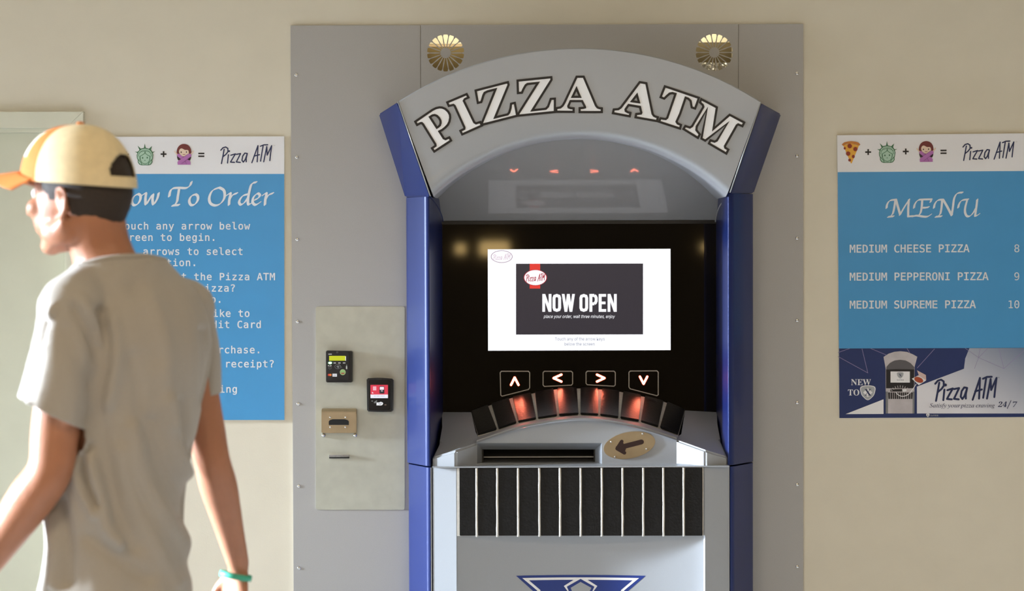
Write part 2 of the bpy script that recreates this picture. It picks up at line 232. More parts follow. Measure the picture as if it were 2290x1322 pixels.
GL = {"mono":{"'":["244 520 244 327 184 327 184 520"],"+":["244 408 244 253 399 253 399 194 244 194 244 39 185 39 185 194 31 194 31 253 185 253 185 408"],".":["170 106 258 106 258 0 170 0"],"0":["168 261 172 279 182 294 196 305 214 308 232 305 247 294 258 279 261 261 258 243 247 228 232 218 214 214 196 218 181 228 171 243","214 474 172 460 141 421 123 354 117 259 123 165 141 99 172 59 214 46 258 59 288 99 306 165 312 259 306 354 288 421 258 460","214 529 265 522 307 499 340 461 372 376 383 259 372 143 340 58 307 20 265 -3 214 -10 164 -3 122 20 89 58 57 143 46 259 57 376 89 461 122 499 164 522"],"1":["94 59 203 59 203 456 86 430 86 494 203 520 273 520 273 59 381 59 381 0 94 0"],"8":["214 247 173 240 142 221 123 189 116 146 123 104 142 72 173 52 214 45 256 51 287 71 307 103 313 146 307 189 287 220 256 240","153 276 113 293 83 319 64 353 58 394 68 450 100 493 150 520 214 529 280 520 329 493 361 450 372 394 365 353 346 319 316 293 276 276 322 259 356 230 377 190 384 140 372 77 339 30 285 0 214 -10 144 0 90 29 57 77 46 139 53 189 73 230 107 259","128 388 133 351 150 324 177 308 214 302 252 308 279 324 296 351 302 388 296 425 279 453 252 469 214 475 177 469 150 452 133 425"],"9":["208 231 248 239 278 263 297 301 304 352 297 403 278 442 248 466 208 474 167 467 137 443 119 405 114 352 119 299 137 261 166 238","82 11 82 76 129 56 180 49 239 62 282 99 307 162 316 248 296 217 270 194 238 180 202 175 135 187 85 222 55 278 44 353 55 428 87 483 138 518 206 529 261 522 305 500 339 464 370 380 381 259 375 179 358 112 330 59 291 21 242 -2 183 -10 132 -5"],"=":["31 182 399 182 399 123 31 123","31 324 399 324 399 265 31 265"],"?":["238 140 172 140 172 193 175 225 183 251 222 304 254 335 284 370 292 403 286 431 269 453 242 467 208 472 150 460 85 424 85 490 151 519 220 529 279 521 324 496 352 457 362 406 359 381 350 357 306 302 275 272 245 235 238 199 238 182","170 88 240 88 240 0 170 0"],"A":["214 458 140 192 289 192","172 520 257 520 416 0 344 0 305 135 123 135 86 0 13 0"],"C":["374 18 319 -3 259 -10 197 -2 145 21 104 61 73 114 55 180 48 259 55 338 73 404 104 458 146 498 197 521 259 529 319 522 374 501 374 429 318 461 259 472 217 466 183 449 156 419 130 353 122 259 130 166 156 100 183 71 217 53 259 47 319 58 374 91"],"D":["152 58 227 69 276 101 302 163 311 259 302 357 276 418 227 451 152 462 118 462 118 58","153 520 226 513 284 492 329 456 360 406 379 341 385 259 379 178 360 113 329 63 284 28 226 7 153 0 48 0 48 520"],"E":["69 520 377 520 377 461 139 461 139 307 367 307 367 248 139 248 139 59 384 59 384 0 69 0"],"H":["48 520 118 520 118 307 311 307 311 520 382 520 382 0 311 0 311 248 118 248 118 0 48 0"],"I":["70 520 359 520 359 461 250 461 250 59 359 59 359 0 70 0 70 59 179 59 179 461 70 461"],"M":["30 520 124 520 214 255 304 520 399 520 399 0 334 0 334 459 241 185 188 185 95 459 95 0 30 0"],"N":["48 520 138 520 313 92 313 520 381 520 381 0 292 0 116 428 116 0 48 0"],"O":["315 259 309 358 292 423 261 460 214 472 169 460 138 423 120 358 114 259 120 161 138 96 169 59 214 47 261 59 292 96 309 161","389 259 378 141 346 57 312 20 268 -3 214 -10 161 -3 117 19 84 56 51 140 41 259 51 378 84 462 117 500 161 522 214 529 268 522 312 500 346 462 378 378"],"P":["139 462 139 267 220 267 264 273 296 292 317 323 324 365 317 406 297 436 264 456 220 462","69 520 220 520 297 510 352 480 386 432 397 365 386 297 353 248 297 219 220 209 139 209 139 0 69 0"],"R":["265 245 290 235 311 219 332 190 359 142 429 0 354 0 292 131 266 177 244 204 219 216 188 220 120 220 120 0 50 0 50 520 195 520 270 510 326 481 360 434 372 369 365 323 343 285 310 259","120 462 120 278 197 278 241 283 273 300 291 329 297 369 291 409 271 438 239 456 195 462"],"S":["352 502 352 431 288 462 223 472 179 466 144 449 123 422 116 386 120 356 135 334 162 317 205 304 242 295 306 273 349 242 374 198 382 142 371 77 336 29 280 0 203 -10 129 -2 55 21 55 96 131 59 203 47 250 53 286 71 308 99 315 138 310 172 295 197 267 215 224 229 186 237 124 258 81 287 57 326 48 376 60 438 95 487 150 519 220 529 283 522"],"T":["16 520 413 520 413 461 250 461 250 0 180 0 180 461 16 461"],"U":["51 200 51 520 122 520 122 167 124 113 131 88 145 70 163 57 187 50 214 47 242 50 266 57 284 71 298 88 305 113 307 167 307 520 378 520 378 200 375 131 368 86 354 55 334 31 309 13 281 0 214 -10 148 0 120 13 95 31 75 55 61 87 54 132"],"Z":["62 520 399 520 399 466 128 59 407 59 407 0 54 0 54 54 319 461 62 461"],"a":["244 196 223 196 174 191 139 176 117 152 110 118 116 86 132 63 157 48 190 44 238 53 274 80 296 124 304 182 304 196","369 222 369 0 304 0 304 58 281 28 253 6 218 -6 177 -10 123 -2 82 24 55 63 46 114 57 171 90 212 144 238 218 246 304 246 304 256 298 297 281 324 250 340 206 345 140 336 75 308 75 372 143 393 206 399 251 396 289 385 320 367 344 342 363 299"],"b":["320 195 314 260 296 307 267 336 226 345 185 336 155 307 137 260 131 195 137 130 155 83 185 54 226 44 267 54 296 82 314 129","131 340 150 365 174 384 203 396 236 399 280 393 317 375 347 345 377 281 387 196 377 110 347 45 316 14 279 -4 235 -10 203 -6 174 5 150 24 131 49 131 0 67 0 67 542 131 542"],"c":["369 20 316 -3 260 -10 204 -4 157 14 119 44 91 85 74 135 68 195 74 254 91 304 119 345 157 375 204 393 260 399 315 392 369 369 369 302 318 335 260 345 207 335 168 306 144 259 135 195 144 131 168 83 207 54 260 44 320 54 369 86"],"d":["299 340 299 542 363 542 363 0 299 0 299 49 280 24 256 5 227 -6 195 -10 151 -4 114 14 83 45 53 110 43 196 53 281 84 345 114 375 151 393 195 399 228 396 257 384 281 366","110 195 116 129 134 82 163 54 204 44 245 54 275 83 293 130 299 195 293 260 275 307 245 336 204 345 163 336 134 307 116 260"],"e":["387 211 387 180 110 180 110 178 118 121 143 79 183 53 237 44 301 54 372 84 372 20 302 -3 236 -10 180 -4 133 14 94 44 66 85 49 135 43 195 55 279 93 344 130 375 175 393 227 399 293 387 344 349 376 289","323 230 316 279 296 316 266 338 224 345 182 337 148 314 124 278 112 229"],"g":["299 198 293 262 275 308 246 336 207 345 165 336 135 308 117 262 110 198 117 135 135 88 166 60 208 50 247 60 275 88 293 135","363 25 352 -52 321 -108 270 -142 200 -153 144 -148 86 -134 86 -71 148 -94 200 -102 244 -95 275 -74 293 -37 299 16 299 18 299 62 281 33 257 13 228 1 193 -3 150 3 114 22 84 52 53 116 43 198 53 281 84 345 114 375 150 393 193 399 227 396 256 384 280 365 299 338 299 389 363 389"],"h":["366 242 366 0 302 0 302 242 297 287 283 319 259 337 225 344 186 336 156 312 138 273 132 220 132 0 68 0 68 542 132 542 132 331 152 361 178 382 210 395 248 399 300 390 337 360 359 311"],"i":["89 390 253 390 253 50 380 50 380 0 62 0 62 50 189 50 189 340 89 340","189 542 253 542 253 461 189 461"],"k":["82 542 148 542 148 228 317 390 394 390 241 243 419 0 340 0 196 201 148 156 148 0 82 0"],"l":["222 141 226 103 238 76 258 60 285 54 360 54 360 0 279 0 228 9 190 37 166 81 158 141 158 495 56 495 56 546 222 546"],"n":["366 242 366 0 302 0 302 242 297 287 283 319 259 337 225 344 186 336 156 312 138 273 132 220 132 0 68 0 68 390 132 390 132 331 152 361 178 382 210 395 248 399 300 390 337 360 359 311"],"o":["214 345 172 336 141 307 122 260 116 195 122 129 141 82 172 54 214 44 258 54 289 82 307 129 314 195 307 260 289 307 258 336","214 399 264 394 306 376 339 347 371 282 382 195 371 107 339 42 306 13 265 -4 214 -10 165 -4 123 13 91 42 58 107 48 195 58 282 91 347 123 376 165 394"],"p":["131 49 131 -148 66 -148 66 390 131 390 131 340 149 366 173 384 202 396 235 399 278 393 315 375 346 345 376 280 386 193 376 108 345 44 315 14 278 -4 235 -10 201 -6 173 5 149 24","319 195 313 260 295 307 266 336 225 345 184 336 155 307 137 260 131 195 137 130 155 83 184 54 225 44 266 54 295 82 313 129"],"r":["402 310 360 333 314 340 261 331 222 303 198 257 190 194 190 0 126 0 126 390 190 390 190 314 211 350 240 377 276 394 319 399 363 393 402 375"],"s":["339 376 339 314 283 338 227 346 189 342 162 332 146 314 140 289 144 266 156 250 184 237 236 225 262 220 304 206 334 183 352 152 359 113 348 61 318 22 268 -2 203 -10 143 -4 74 14 74 80 143 53 205 44 242 48 271 61 288 81 294 109 284 136 256 156 209 171 206 171 182 176 134 191 101 213 82 243 76 282 85 332 114 369 160 392 222 399 282 394"],"t":["214 501 214 390 359 390 359 340 214 340 214 128 218 92 230 68 253 55 287 51 359 51 359 0 281 0 220 7 179 29 157 68 150 128 150 340 46 340 46 390 150 390 150 501"],"u":["68 148 68 389 132 389 132 148 137 102 151 70 174 52 208 46 248 54 278 77 296 116 302 169 302 389 366 389 366 0 302 0 302 58 281 29 255 7 223 -6 186 -10 134 0 97 29 75 78"],"w":["0 390 63 390 131 75 187 276 242 276 298 75 366 390 429 390 338 0 277 0 214 214 153 0 91 0"],"y":["299 125 258 18 212 -94 194 -118 172 -135 146 -145 116 -148 64 -148 64 -95 102 -95 127 -91 146 -78 164 -49 187 6 36 390 104 390 220 85 334 390 401 390"],"z":["79 391 362 391 362 332 138 52 362 52 362 0 71 0 71 59 295 339 79 339"]},"italic":{"S":["153 -9 108 -5 58 10 49 13 42 13 25 8 15 -8 3 -8 26 146 38 146 47 88 69 46 102 19 146 11 170 14 192 23 210 38 224 57 233 79 236 105 228 139 207 174 183 201 154 232 102 297 92 325 88 353 92 386 105 416 125 440 152 459 184 471 222 475 253 473 281 466 303 459 313 457 328 461 338 473 351 473 330 336 319 336 313 387 296 424 268 446 232 453 200 448 175 433 160 408 154 376 158 356 168 334 201 291 231 259 263 224 291 179 301 126 296 89 282 57 259 29 229 8 194 -5"],"a":["50 -8 26 -3 8 10 -3 33 -7 64 0 119 18 175 49 228 90 274 136 306 183 316 217 307 232 280 241 309 292 309 231 90 222 44 224 37 233 35 252 46 282 80 291 72 240 12 195 -8 175 0 168 23 191 118 154 62 119 23 85 0","82 33 98 37 116 48 152 87 185 141 210 201 219 257 210 288 185 299 154 291 124 266 96 226 74 175 58 122 53 73 60 43"],"c":["99 -8 58 0 26 23 6 60 -1 109 3 142 12 175 48 237 102 286 150 309 199 316 228 313 249 302 262 286 267 267 258 239 247 231 233 228 211 235 204 255 207 268 214 279 218 284 220 289 215 297 197 299 162 292 130 271 101 238 79 196 64 150 59 107 63 73 76 46 96 29 122 23 174 38 228 82 238 71 193 27 146 1"],"f":["-48 -153 -65 -150 -79 -142 -88 -130 -91 -116 -85 -94 -66 -87 -50 -92 -44 -108 -46 -119 -49 -127 -42 -134 -24 -128 -10 -108 2 -74 13 -25 71 283 7 283 12 304 75 304 83 340 104 403 135 449 173 477 216 487 240 483 259 473 271 458 275 439 267 416 243 408 224 415 218 435 219 441 221 447 224 455 219 465 206 469 182 459 163 431 148 383 132 304 210 304 207 283 128 283 101 150 67 7 33 -85 9 -123 -18 -146"],"g":["63 -153 16 -148 -21 -131 -44 -106 -52 -75 -42 -39 -13 -6 36 24 13 39 6 57 21 84 58 121 22 152 10 195 15 226 29 256 51 281 80 301 114 314 152 318 206 307 246 296 289 296 289 266 243 266 248 236 243 203 229 174 207 149 179 130 146 118 110 113 82 116 66 101 60 87 73 70 112 54 159 38 194 19 216 -6 223 -40 218 -71 203 -99 179 -122 147 -139 108 -150","111 129 132 133 151 146 180 190 191 249 188 272 179 288 165 299 147 302 127 298 108 285 78 241 69 212 66 182 71 153 86 135","75 -132 131 -124 165 -100 176 -60 173 -45 163 -31 132 -10 94 5 52 18 6 -20 -9 -64 0 -102 28 -125"],"i":["122 394 98 404 88 428 98 452 122 463 147 452 157 428 147 403","33 -8 8 1 0 29 3 53 11 86 55 241 58 254 60 264 57 275 50 282 17 287 20 299 65 305 96 310 124 316 131 308 130 303 128 296 63 79 58 52 61 37 72 32 96 45 130 84 140 74 102 28 67 1"],"n":["222 -9 198 1 189 28 216 140 242 254 238 269 225 275 195 263 159 232 123 189 93 142 67 82 42 0 -12 0 53 221 62 263 53 280 23 285 17 285 19 297 67 303 100 310 130 316 133 314 133 308 93 177 142 238 188 281 229 306 263 315 292 306 302 278 300 252 293 222 254 88 247 64 245 49 249 37 259 34 282 48 312 91 322 83 290 32 256 1"],"o":["105 -8 61 -1 26 22 3 57 -4 102 0 140 14 178 35 215 61 247 93 276 128 298 165 312 201 316 248 309 283 286 306 251 314 206 310 172 299 138 260 73 203 23 155 0","113 11 140 17 166 32 190 55 211 85 243 155 255 226 248 267 229 291 197 299 165 291 132 268 103 231 78 183 61 132 56 83 60 52 71 30 89 16"],"p":["-96 -149 -93 -137 -66 -133 -49 -126 -38 -111 -29 -87 54 235 58 249 60 262 52 281 16 285 19 298 62 303 93 309 124 316 130 310 128 299 112 250 149 287 187 309 226 316 260 310 286 292 302 263 308 226 303 185 290 144 270 105 243 69 212 38 177 13 140 -2 101 -7 72 -4 50 5 30 -81 23 -113 26 -124 36 -132 77 -138 73 -149","101 9 128 14 155 30 180 53 202 82 235 153 248 228 245 253 235 271 220 282 199 286 166 278 136 253 110 213 91 162 66 64 64 51 62 40 72 17"],"r":["-13 0 46 209 56 259 53 272 47 279 13 284 15 297 59 304 90 310 118 316 124 314 124 308 89 179 137 255 177 301 208 316 229 307 237 283 234 266 226 253 214 243 200 240 180 248 170 268 118 199 75 110 41 0"],"s":["78 -8 32 -1 6 6 -4 4 -9 -4 -22 -4 -7 106 4 105 10 65 24 35 45 16 71 10 93 14 110 26 122 45 126 69 120 93 104 120 83 147 63 175 46 206 40 238 46 269 63 294 90 311 123 316 166 310 193 302 205 305 209 314 220 314 207 214 195 214 184 261 163 289 130 299 115 296 102 287 94 275 91 261 97 237 116 208 136 181 155 154 173 122 179 89 176 63 166 40 151 20 130 5 106 -5"],"t":["33 -8 9 1 1 26 2 44 7 62 66 283 19 283 22 297 63 313 100 344 136 392 151 392 126 304 183 304 177 283 120 283 66 78 60 45 63 34 72 31 93 43 124 79 134 68 82 11"],"u":["46 -8 28 -5 15 4 7 18 4 38 8 69 19 116 50 228 54 247 56 265 53 276 47 283 13 287 15 300 59 306 90 311 119 316 128 312 127 304 125 296 71 107 62 74 59 54 64 38 79 32 100 38 124 54 177 115 227 203 261 309 314 309 255 92 246 47 250 36 260 32 284 45 315 84 324 75 291 29 257 1 222 -8 197 1 189 27 199 81 220 153 171 82 127 32 86 2"],"v":["61 -8 50 171 45 231 36 265 21 281 -1 286 -6 286 -3 299 28 305 52 310 69 315 79 316 93 284 102 188 109 58 164 117 205 170 232 213 240 239 231 254 216 270 209 288 218 309 240 317 253 314 264 306 273 275 260 226 222 163 159 85 75 -8"],"y":["-44 -153 -68 -145 -77 -125 -69 -106 -48 -98 -30 -103 -9 -109 9 -99 34 -69 79 -7 44 175 36 216 29 244 11 276 -4 284 -24 287 -22 299 8 303 32 310 62 316 73 302 85 258 100 179 123 57 173 138 200 186 213 213 217 233 213 249 201 260 190 268 184 288 192 308 214 316 228 313 239 304 249 273 239 223 208 158 175 102 133 35 86 -34 39 -94 -6 -137 -26 -149"],"z":["143 -8 114 -5 75 3 13 15 -7 11 -27 -1 -31 -3 -34 -5 -42 3 -32 19 189 261 149 257 106 264 71 271 44 263 26 238 15 244 41 298 56 311 74 315 103 313 140 306 176 298 199 296 232 306 250 316 257 308 256 303 250 295 26 50 65 54 115 48 157 41 188 52 210 86 220 81 198 24 175 -2"]},"italic_adv":{"S":369,"a":342,"c":298,"f":199,"g":286,"i":177,"n":364,"o":351,"p":340,"r":224,"s":248,"t":187,"u":364,"v":297,"y":270,"z":266},"bold":{"N":["403 -11 107 350 107 79 110 49 119 31 136 21 167 17 167 0 18 0 18 17 54 23 71 41 76 79 76 388 36 433 18 439 18 455 156 455 391 169 391 377 386 414 369 431 331 439 331 455 480 455 480 439 450 434 433 425 425 407 422 377 422 -11"],"E":["14 0 14 17 44 20 62 30 72 48 75 78 75 369 72 405 62 425 44 435 16 439 16 455 399 455 399 320 383 320 369 373 340 406 295 424 232 430 200 428 186 417 183 388 183 246 193 246 232 252 259 269 277 300 288 345 304 345 304 118 287 118 273 181 259 201 241 213 185 222 183 222 183 67 185 47 192 35 230 28 276 30 313 39 345 53 371 75 393 105 411 143 430 143 402 0"],"W":["171 -11 32 393 15 427 3 435 -15 439 -15 455 181 455 181 439 150 432 143 423 140 410 148 373 223 153 301 353 286 399 278 418 267 429 229 439 229 455 439 455 439 439 404 432 393 412 399 386 474 166 541 369 549 406 546 421 538 430 503 439 503 455 624 455 624 439 607 433 594 421 575 379 446 -11 428 -11 316 309 190 -11"],"T":["92 0 92 17 123 21 142 31 152 50 156 81 156 433 149 433 102 426 65 403 41 367 29 318 11 318 11 455 410 455 410 317 394 317 375 382 333 420 269 433 263 433 263 81 267 49 276 30 296 21 328 17 328 0"],"O":["261 -11 213 -6 169 7 129 29 94 58 66 93 45 134 32 179 28 228 32 276 45 321 66 362 95 397 130 426 170 448 216 462 265 466 313 462 357 448 397 427 431 399 459 364 481 323 494 277 498 228 494 179 481 134 459 93 430 58 395 29 355 7 310 -6","265 12 315 26 351 66 372 133 379 228 371 321 348 389 310 430 260 443 210 430 174 389 152 322 145 228 153 135 177 67 215 26"],"X":["11 0 11 17 53 30 90 66 193 208 78 386 47 425 33 435 16 439 14 439 14 455 244 455 244 439 229 439 200 433 190 415 201 388 265 289 322 373 339 414 328 432 293 439 293 455 458 455 458 439 455 439 427 435 403 423 357 373 281 265 413 57 436 28 461 17 464 17 464 0 238 0 238 17 243 17 278 23 290 41 275 79 210 183 138 81 124 45 137 24 174 17 174 0"],"A":["-9 0 -9 18 9 21 24 30 49 75 206 466 224 465 384 87 411 34 425 22 443 18 443 0 229 0 229 18 270 25 283 46 273 81 253 132 103 132 79 71 76 59 75 48 87 26 124 18 128 18 128 0","113 161 242 161 177 319"],"V":["212 -13 44 381 22 420 8 432 -14 439 -14 455 211 455 211 439 166 432 156 423 152 410 161 378 259 143 348 377 355 409 351 423 342 432 299 439 299 455 442 455 442 439 423 436 408 427 382 383 230 -13"],"I":["13 0 13 17 42 23 61 32 72 49 75 75 75 387 72 412 63 427 45 435 13 439 13 455 244 455 244 439 214 435 196 427 186 412 183 387 183 77 187 44 206 26 246 17 246 0"],"R":["15 0 15 17 45 22 62 32 72 50 75 81 75 379 71 406 62 424 44 434 16 439 16 455 217 455 305 448 367 426 405 388 417 334 406 285 372 248 315 224 432 50 452 26 478 17 480 17 480 0 338 0 201 212 182 212 182 81 185 50 194 32 212 22 242 17 242 0","182 234 203 234 249 240 280 258 298 290 304 336 295 389 268 421 224 431 202 429 190 422 182 385"],"2":["24 0 24 69 123 171 187 245 218 307 226 371 223 405 212 427 196 441 174 445 145 438 126 416 116 380 112 329 77 333 50 344 32 365 26 396 30 419 43 441 63 459 92 474 129 483 174 486 240 479 288 456 318 421 328 375 319 329 291 281 238 220 154 138 87 74 244 74 263 77 279 86 292 101 300 120 305 141 345 141 341 0"],"4":["121 0 121 36 140 36 179 44 191 58 195 84 195 125 9 125 9 166 199 480 293 480 293 169 363 169 363 125 293 125 293 84 297 58 309 44 348 36 357 36 357 0","56 169 195 169 195 287 196 351 199 416 189 394 174 366 158 338 146 319"],"7":["111 0 289 406 113 406 86 398 74 372 70 338 30 338 33 480 353 480 353 447 168 0"]},"bold_adv":{"N":494,"E":442,"W":611,"T":423,"O":525,"X":471,"A":437,"V":428,"I":261,"R":473,"2":375,"4":375,"7":375},"sans":{",":["38 -119 68 71 137 71 84 -119"],"A":["16 0 201 509 276 509 463 0 395 0 287 302 264 372 232 478 245 478 213 371 191 302 85 0","110 142 110 199 370 199 370 142"],"I":["31 0 31 57 118 57 118 452 31 452 31 509 269 509 269 452 183 452 183 57 269 57 269 0"],"M":["60 0 60 509 152 509 277 187 287 159 299 123 311 84 322 49 307 49 318 83 330 121 342 158 352 187 476 509 568 509 568 0 504 0 504 291 504 327 505 369 506 413 507 457 513 457 498 409 482 363 467 322 456 291 342 0 286 0 170 291 159 321 145 361 129 408 112 457 119 457 120 416 121 372 122 328 122 291 122 0"],"S":["224 -9 172 -4 128 9 91 31 64 60 46 96 38 137 104 137 110 110 123 88 142 71 166 59 224 49 257 52 286 60 311 74 329 92 341 114 346 139 342 161 332 179 296 205 245 222 184 239 128 260 86 289 60 326 52 372 58 413 75 448 102 476 138 498 180 511 227 516 275 511 316 498 351 476 377 449 394 415 401 378 337 378 326 412 302 437 267 453 225 459 194 456 167 448 145 435 129 418 118 398 115 376 119 352 131 334 169 308 212 293 264 279 312 264 359 238 395 198 405 171 408 139 403 99 386 64 360 34 323 11 278 -4"],"T":["32 452 32 509 417 509 417 452 257 452 257 0 193 0 193 452"],"V":["204 0 16 509 84 509 192 206 215 137 248 31 235 31 267 138 290 206 395 509 463 509 278 0"],"a":["160 -9 126 -5 94 5 68 22 48 45 35 73 30 108 34 138 43 161 58 179 78 193 125 211 178 220 234 227 265 235 273 243 276 255 276 257 267 297 240 322 196 331 149 322 118 301 100 274 41 291 57 322 79 346 104 364 133 375 194 384 239 379 286 360 306 343 322 320 333 290 337 251 337 0 277 0 277 52 272 52 252 25 215 1","170 45 202 49 228 59 248 74 263 93 272 115 276 138 276 190 259 182 231 176 200 171 175 168 134 159 103 139 95 124 92 105 102 72 130 52"],"b":["229 -8 198 -5 172 4 138 31 118 59 112 59 112 0 53 0 53 509 114 509 114 319 118 319 137 346 171 373 197 381 229 384 274 378 313 361 345 332 370 293 385 245 390 189 385 133 370 84 346 45 313 16 274 -2","220 47 253 51 279 66 301 88 316 117 325 151 328 189 325 227 316 261 301 290 280 311 253 325 220 330 188 325 161 312 140 291 125 263 116 229 113 189 116 150 125 115 140 86 162 65 188 51"],"c":["207 -8 159 -2 117 16 82 46 56 85 40 133 34 187 40 243 56 291 82 330 117 360 159 378 207 384 260 377 305 356 340 322 362 277 303 262 290 289 270 311 242 325 207 330 173 325 145 310 124 287 108 258 99 224 96 187 99 151 108 117 124 89 145 66 173 51 207 46 243 52 271 66 292 89 304 117 363 102 341 56 306 21 261 -1"],"d":["195 -8 151 -2 111 16 79 45 55 84 39 133 34 189 39 245 55 293 79 332 112 361 151 378 196 384 228 381 253 373 287 346 306 319 311 319 311 509 372 509 372 0 313 0 313 59 307 59 287 31 252 4 227 -5","205 47 236 51 263 65 284 86 299 115 309 150 312 189 309 229 300 263 284 291 263 312 237 325 205 330 172 325 145 311 124 290 108 261 99 227 96 189 99 151 109 117 124 88 145 66 172 51"],"e":["212 -8 161 -2 117 16 82 46 56 85 40 132 34 187 39 242 55 290 81 329 115 359 157 378 205 384 266 374 294 361 319 341 341 315 357 282 368 242 371 194 371 169 75 169 75 221 338 221 310 202 307 237 298 269 283 294 263 314 237 326 205 330 173 326 146 313 125 294 109 270 99 241 96 211 96 178 100 139 110 106 128 80 151 61 179 50 212 46 254 53 285 73 306 105 365 91 353 63 335 39 311 19 283 4 249 -5"],"f":["228 379 228 327 6 327 6 379","81 0 81 432 84 461 96 486 113 505 135 519 187 530 222 527 243 521 227 468 215 472 195 474 171 470 154 460 145 443 142 419 142 0"],"h":["114 227 114 0 53 0 53 509 114 509 114 287 102 287 124 332 152 362 187 379 227 384 264 380 295 369 321 349 341 321 353 285 357 240 357 0 296 0 296 235 290 275 273 304 246 323 210 329 184 326 161 317 141 303 126 283 117 257"],"i":["53 0 53 379 114 379 114 0","84 443 67 446 54 455 44 468 41 483 44 499 54 512 67 521 84 524 100 521 114 512 123 499 126 483 123 468 114 455 100 446"],"j":["53 379 114 379 114 -30 111 -63 102 -90 86 -113 65 -129 37 -139 4 -143 -10 -143 -10 -87 2 -87 25 -83 40 -72 50 -54 53 -29","83 443 67 446 53 455 44 468 41 483 44 499 53 512 67 521 83 524 100 521 114 512 123 499 126 483 123 468 114 455 100 446"],"k":["110 137 110 212 121 212 284 379 360 379 184 199 177 199","53 0 53 509 114 509 114 0","294 0 148 186 191 229 372 0"],"l":["139 -2 101 3 74 20 58 47 53 84 53 509 114 509 114 99 120 62 130 54 146 52 160 53 170 54 181 3 162 -1"],"m":["53 0 53 379 112 379 112 295 108 295 118 323 132 346 172 376 219 386 257 380 287 361 309 331 321 295 312 295 322 321 337 343 381 375 437 386 468 383 497 372 522 354 541 328 553 296 557 255 557 0 496 0 496 254 490 289 473 313 447 326 419 330 395 328 374 320 345 290 335 247 335 0 274 0 274 260 269 288 253 311 229 326 199 330 158 320 140 307 126 289 117 266 114 238 114 0"],"n":["114 227 114 0 53 0 53 379 112 379 112 287 102 287 124 332 152 362 187 379 227 384 264 380 295 369 321 349 341 321 353 285 357 240 357 0 296 0 296 235 290 275 273 304 246 323 210 329 184 326 161 317 141 303 126 283 117 257"],"o":["207 -8 159 -2 117 16 82 46 56 85 40 133 34 187 40 243 56 291 82 330 117 360 159 378 207 384 256 378 299 360 333 330 359 291 376 243 381 187 376 133 359 85 333 46 299 16 256 -2","207 46 242 51 270 66 292 89 307 117 316 151 319 187 316 224 307 258 292 287 270 310 242 325 207 330 173 325 145 310 124 287 108 258 99 224 96 187 99 151 108 117 124 89 145 66 173 51"],"p":["53 -143 53 379 112 379 112 319 118 319 137 346 171 373 197 381 229 384 274 378 313 361 345 332 370 293 385 245 390 189 385 133 370 84 346 45 313 16 274 -2 229 -8 198 -5 173 4 138 31 118 59 114 59 114 -143","220 47 253 51 279 66 301 88 316 117 325 151 328 189 325 227 316 261 301 290 280 311 253 325 220 330 188 325 161 312 140 291 125 263 116 229 113 189 116 150 125 115 140 86 162 65 188 51"],"r":["53 0 53 379 112 379 112 321 115 321 130 347 152 367 181 380 213 385 229 384 243 384 243 322 230 324 207 326 182 323 159 315 140 301 126 284 117 262 114 237 114 0"],"s":["182 -8 145 -5 112 3 84 18 62 38 45 63 36 94 94 107 105 79 124 60 150 49 181 45 217 50 244 62 262 81 268 103 265 121 254 136 237 147 212 155 149 170 104 186 72 208 53 237 47 274 51 305 65 332 87 354 115 370 149 381 187 384 223 381 254 372 279 358 299 339 324 290 268 277 258 298 243 316 219 328 187 333 156 329 131 317 114 299 109 277 112 258 124 243 172 223 229 209 275 194 306 171 325 142 331 107 326 75 312 47 290 24 260 6 223 -5"],"t":["204 379 204 327 6 327 6 379","65 471 126 471 126 98 128 76 136 61 150 53 170 50 185 51 202 54 213 2 192 -3 168 -4 125 2 92 21 72 52 65 93"],"u":["182 -5 146 -1 115 11 89 31 69 59 57 95 53 139 53 379 114 379 114 144 119 105 137 75 164 56 200 50 226 53 249 62 268 77 283 97 293 122 296 153 296 379 357 379 357 0 298 0 298 92 307 92 286 47 257 17 222 0"],"w":["138 0 23 379 87 379 133 214 154 137 175 41 165 41 186 135 206 214 252 379 316 379 362 214 382 136 402 41 391 41 413 135 434 214 480 379 545 379 429 0 368 0 319 172 305 225 291 280 277 338 291 338 277 280 263 225 248 172 199 0"],"y":["47 -139 61 -86 71 -87 104 -89 130 -74 151 -36 163 -1 17 379 84 379 165 155 187 87 206 21 184 21 202 87 224 155 305 379 371 379 204 -58 177 -107 139 -136 91 -145 65 -143"]},"sans_adv":{",":188,"A":480,"I":300,"M":628,"S":447,"T":449,"V":480,"a":389,"b":424,"c":396,"d":424,"e":404,"f":254,"h":410,"i":167,"j":167,"k":381,"l":189,"m":610,"n":410,"o":415,"p":424,"r":259,"s":365,"t":227,"u":410,"w":567,"y":389}}
for _k in ('mono', 'italic', 'bold', 'sans'):
    for _c in GL[_k]: GL[_k][_c] = [(lambda q: list(zip(q[::2], q[1::2])))(list(map(int, l.split()))) for l in GL[_k][_c]]
CAPH = {k: max(p[1] for l in GL[k][c] for p in l) for k, c in (('mono', 'N'), ('italic', 'S'), ('bold', 'N'), ('sans', 'T'))}
def text(s, font, x, y, caph, width=None, adv=None, shear=0, slope=0, end=False):
    """loops in pixels; x,y = start of the baseline"""
    k = caph/CAPH[font]; g = GL[font]; A = GL.get(font+'_adv', {}); xs = []; cx = 0
    for c in s:
        xs.append(cx); cx += (A.get(c, 180) if adv is None else adv/k)
    if adv is None and width: kx = width/cx
    else: kx = k
    loops = []
    for c, q in zip(s, xs):
        if c not in g: continue
        for l in g[c]:
            loops.append([(x+(q+p[0]+p[1]*shear)*kx, y-p[1]*k+slope*(q+p[0])*kx) for p in l])
    return loops
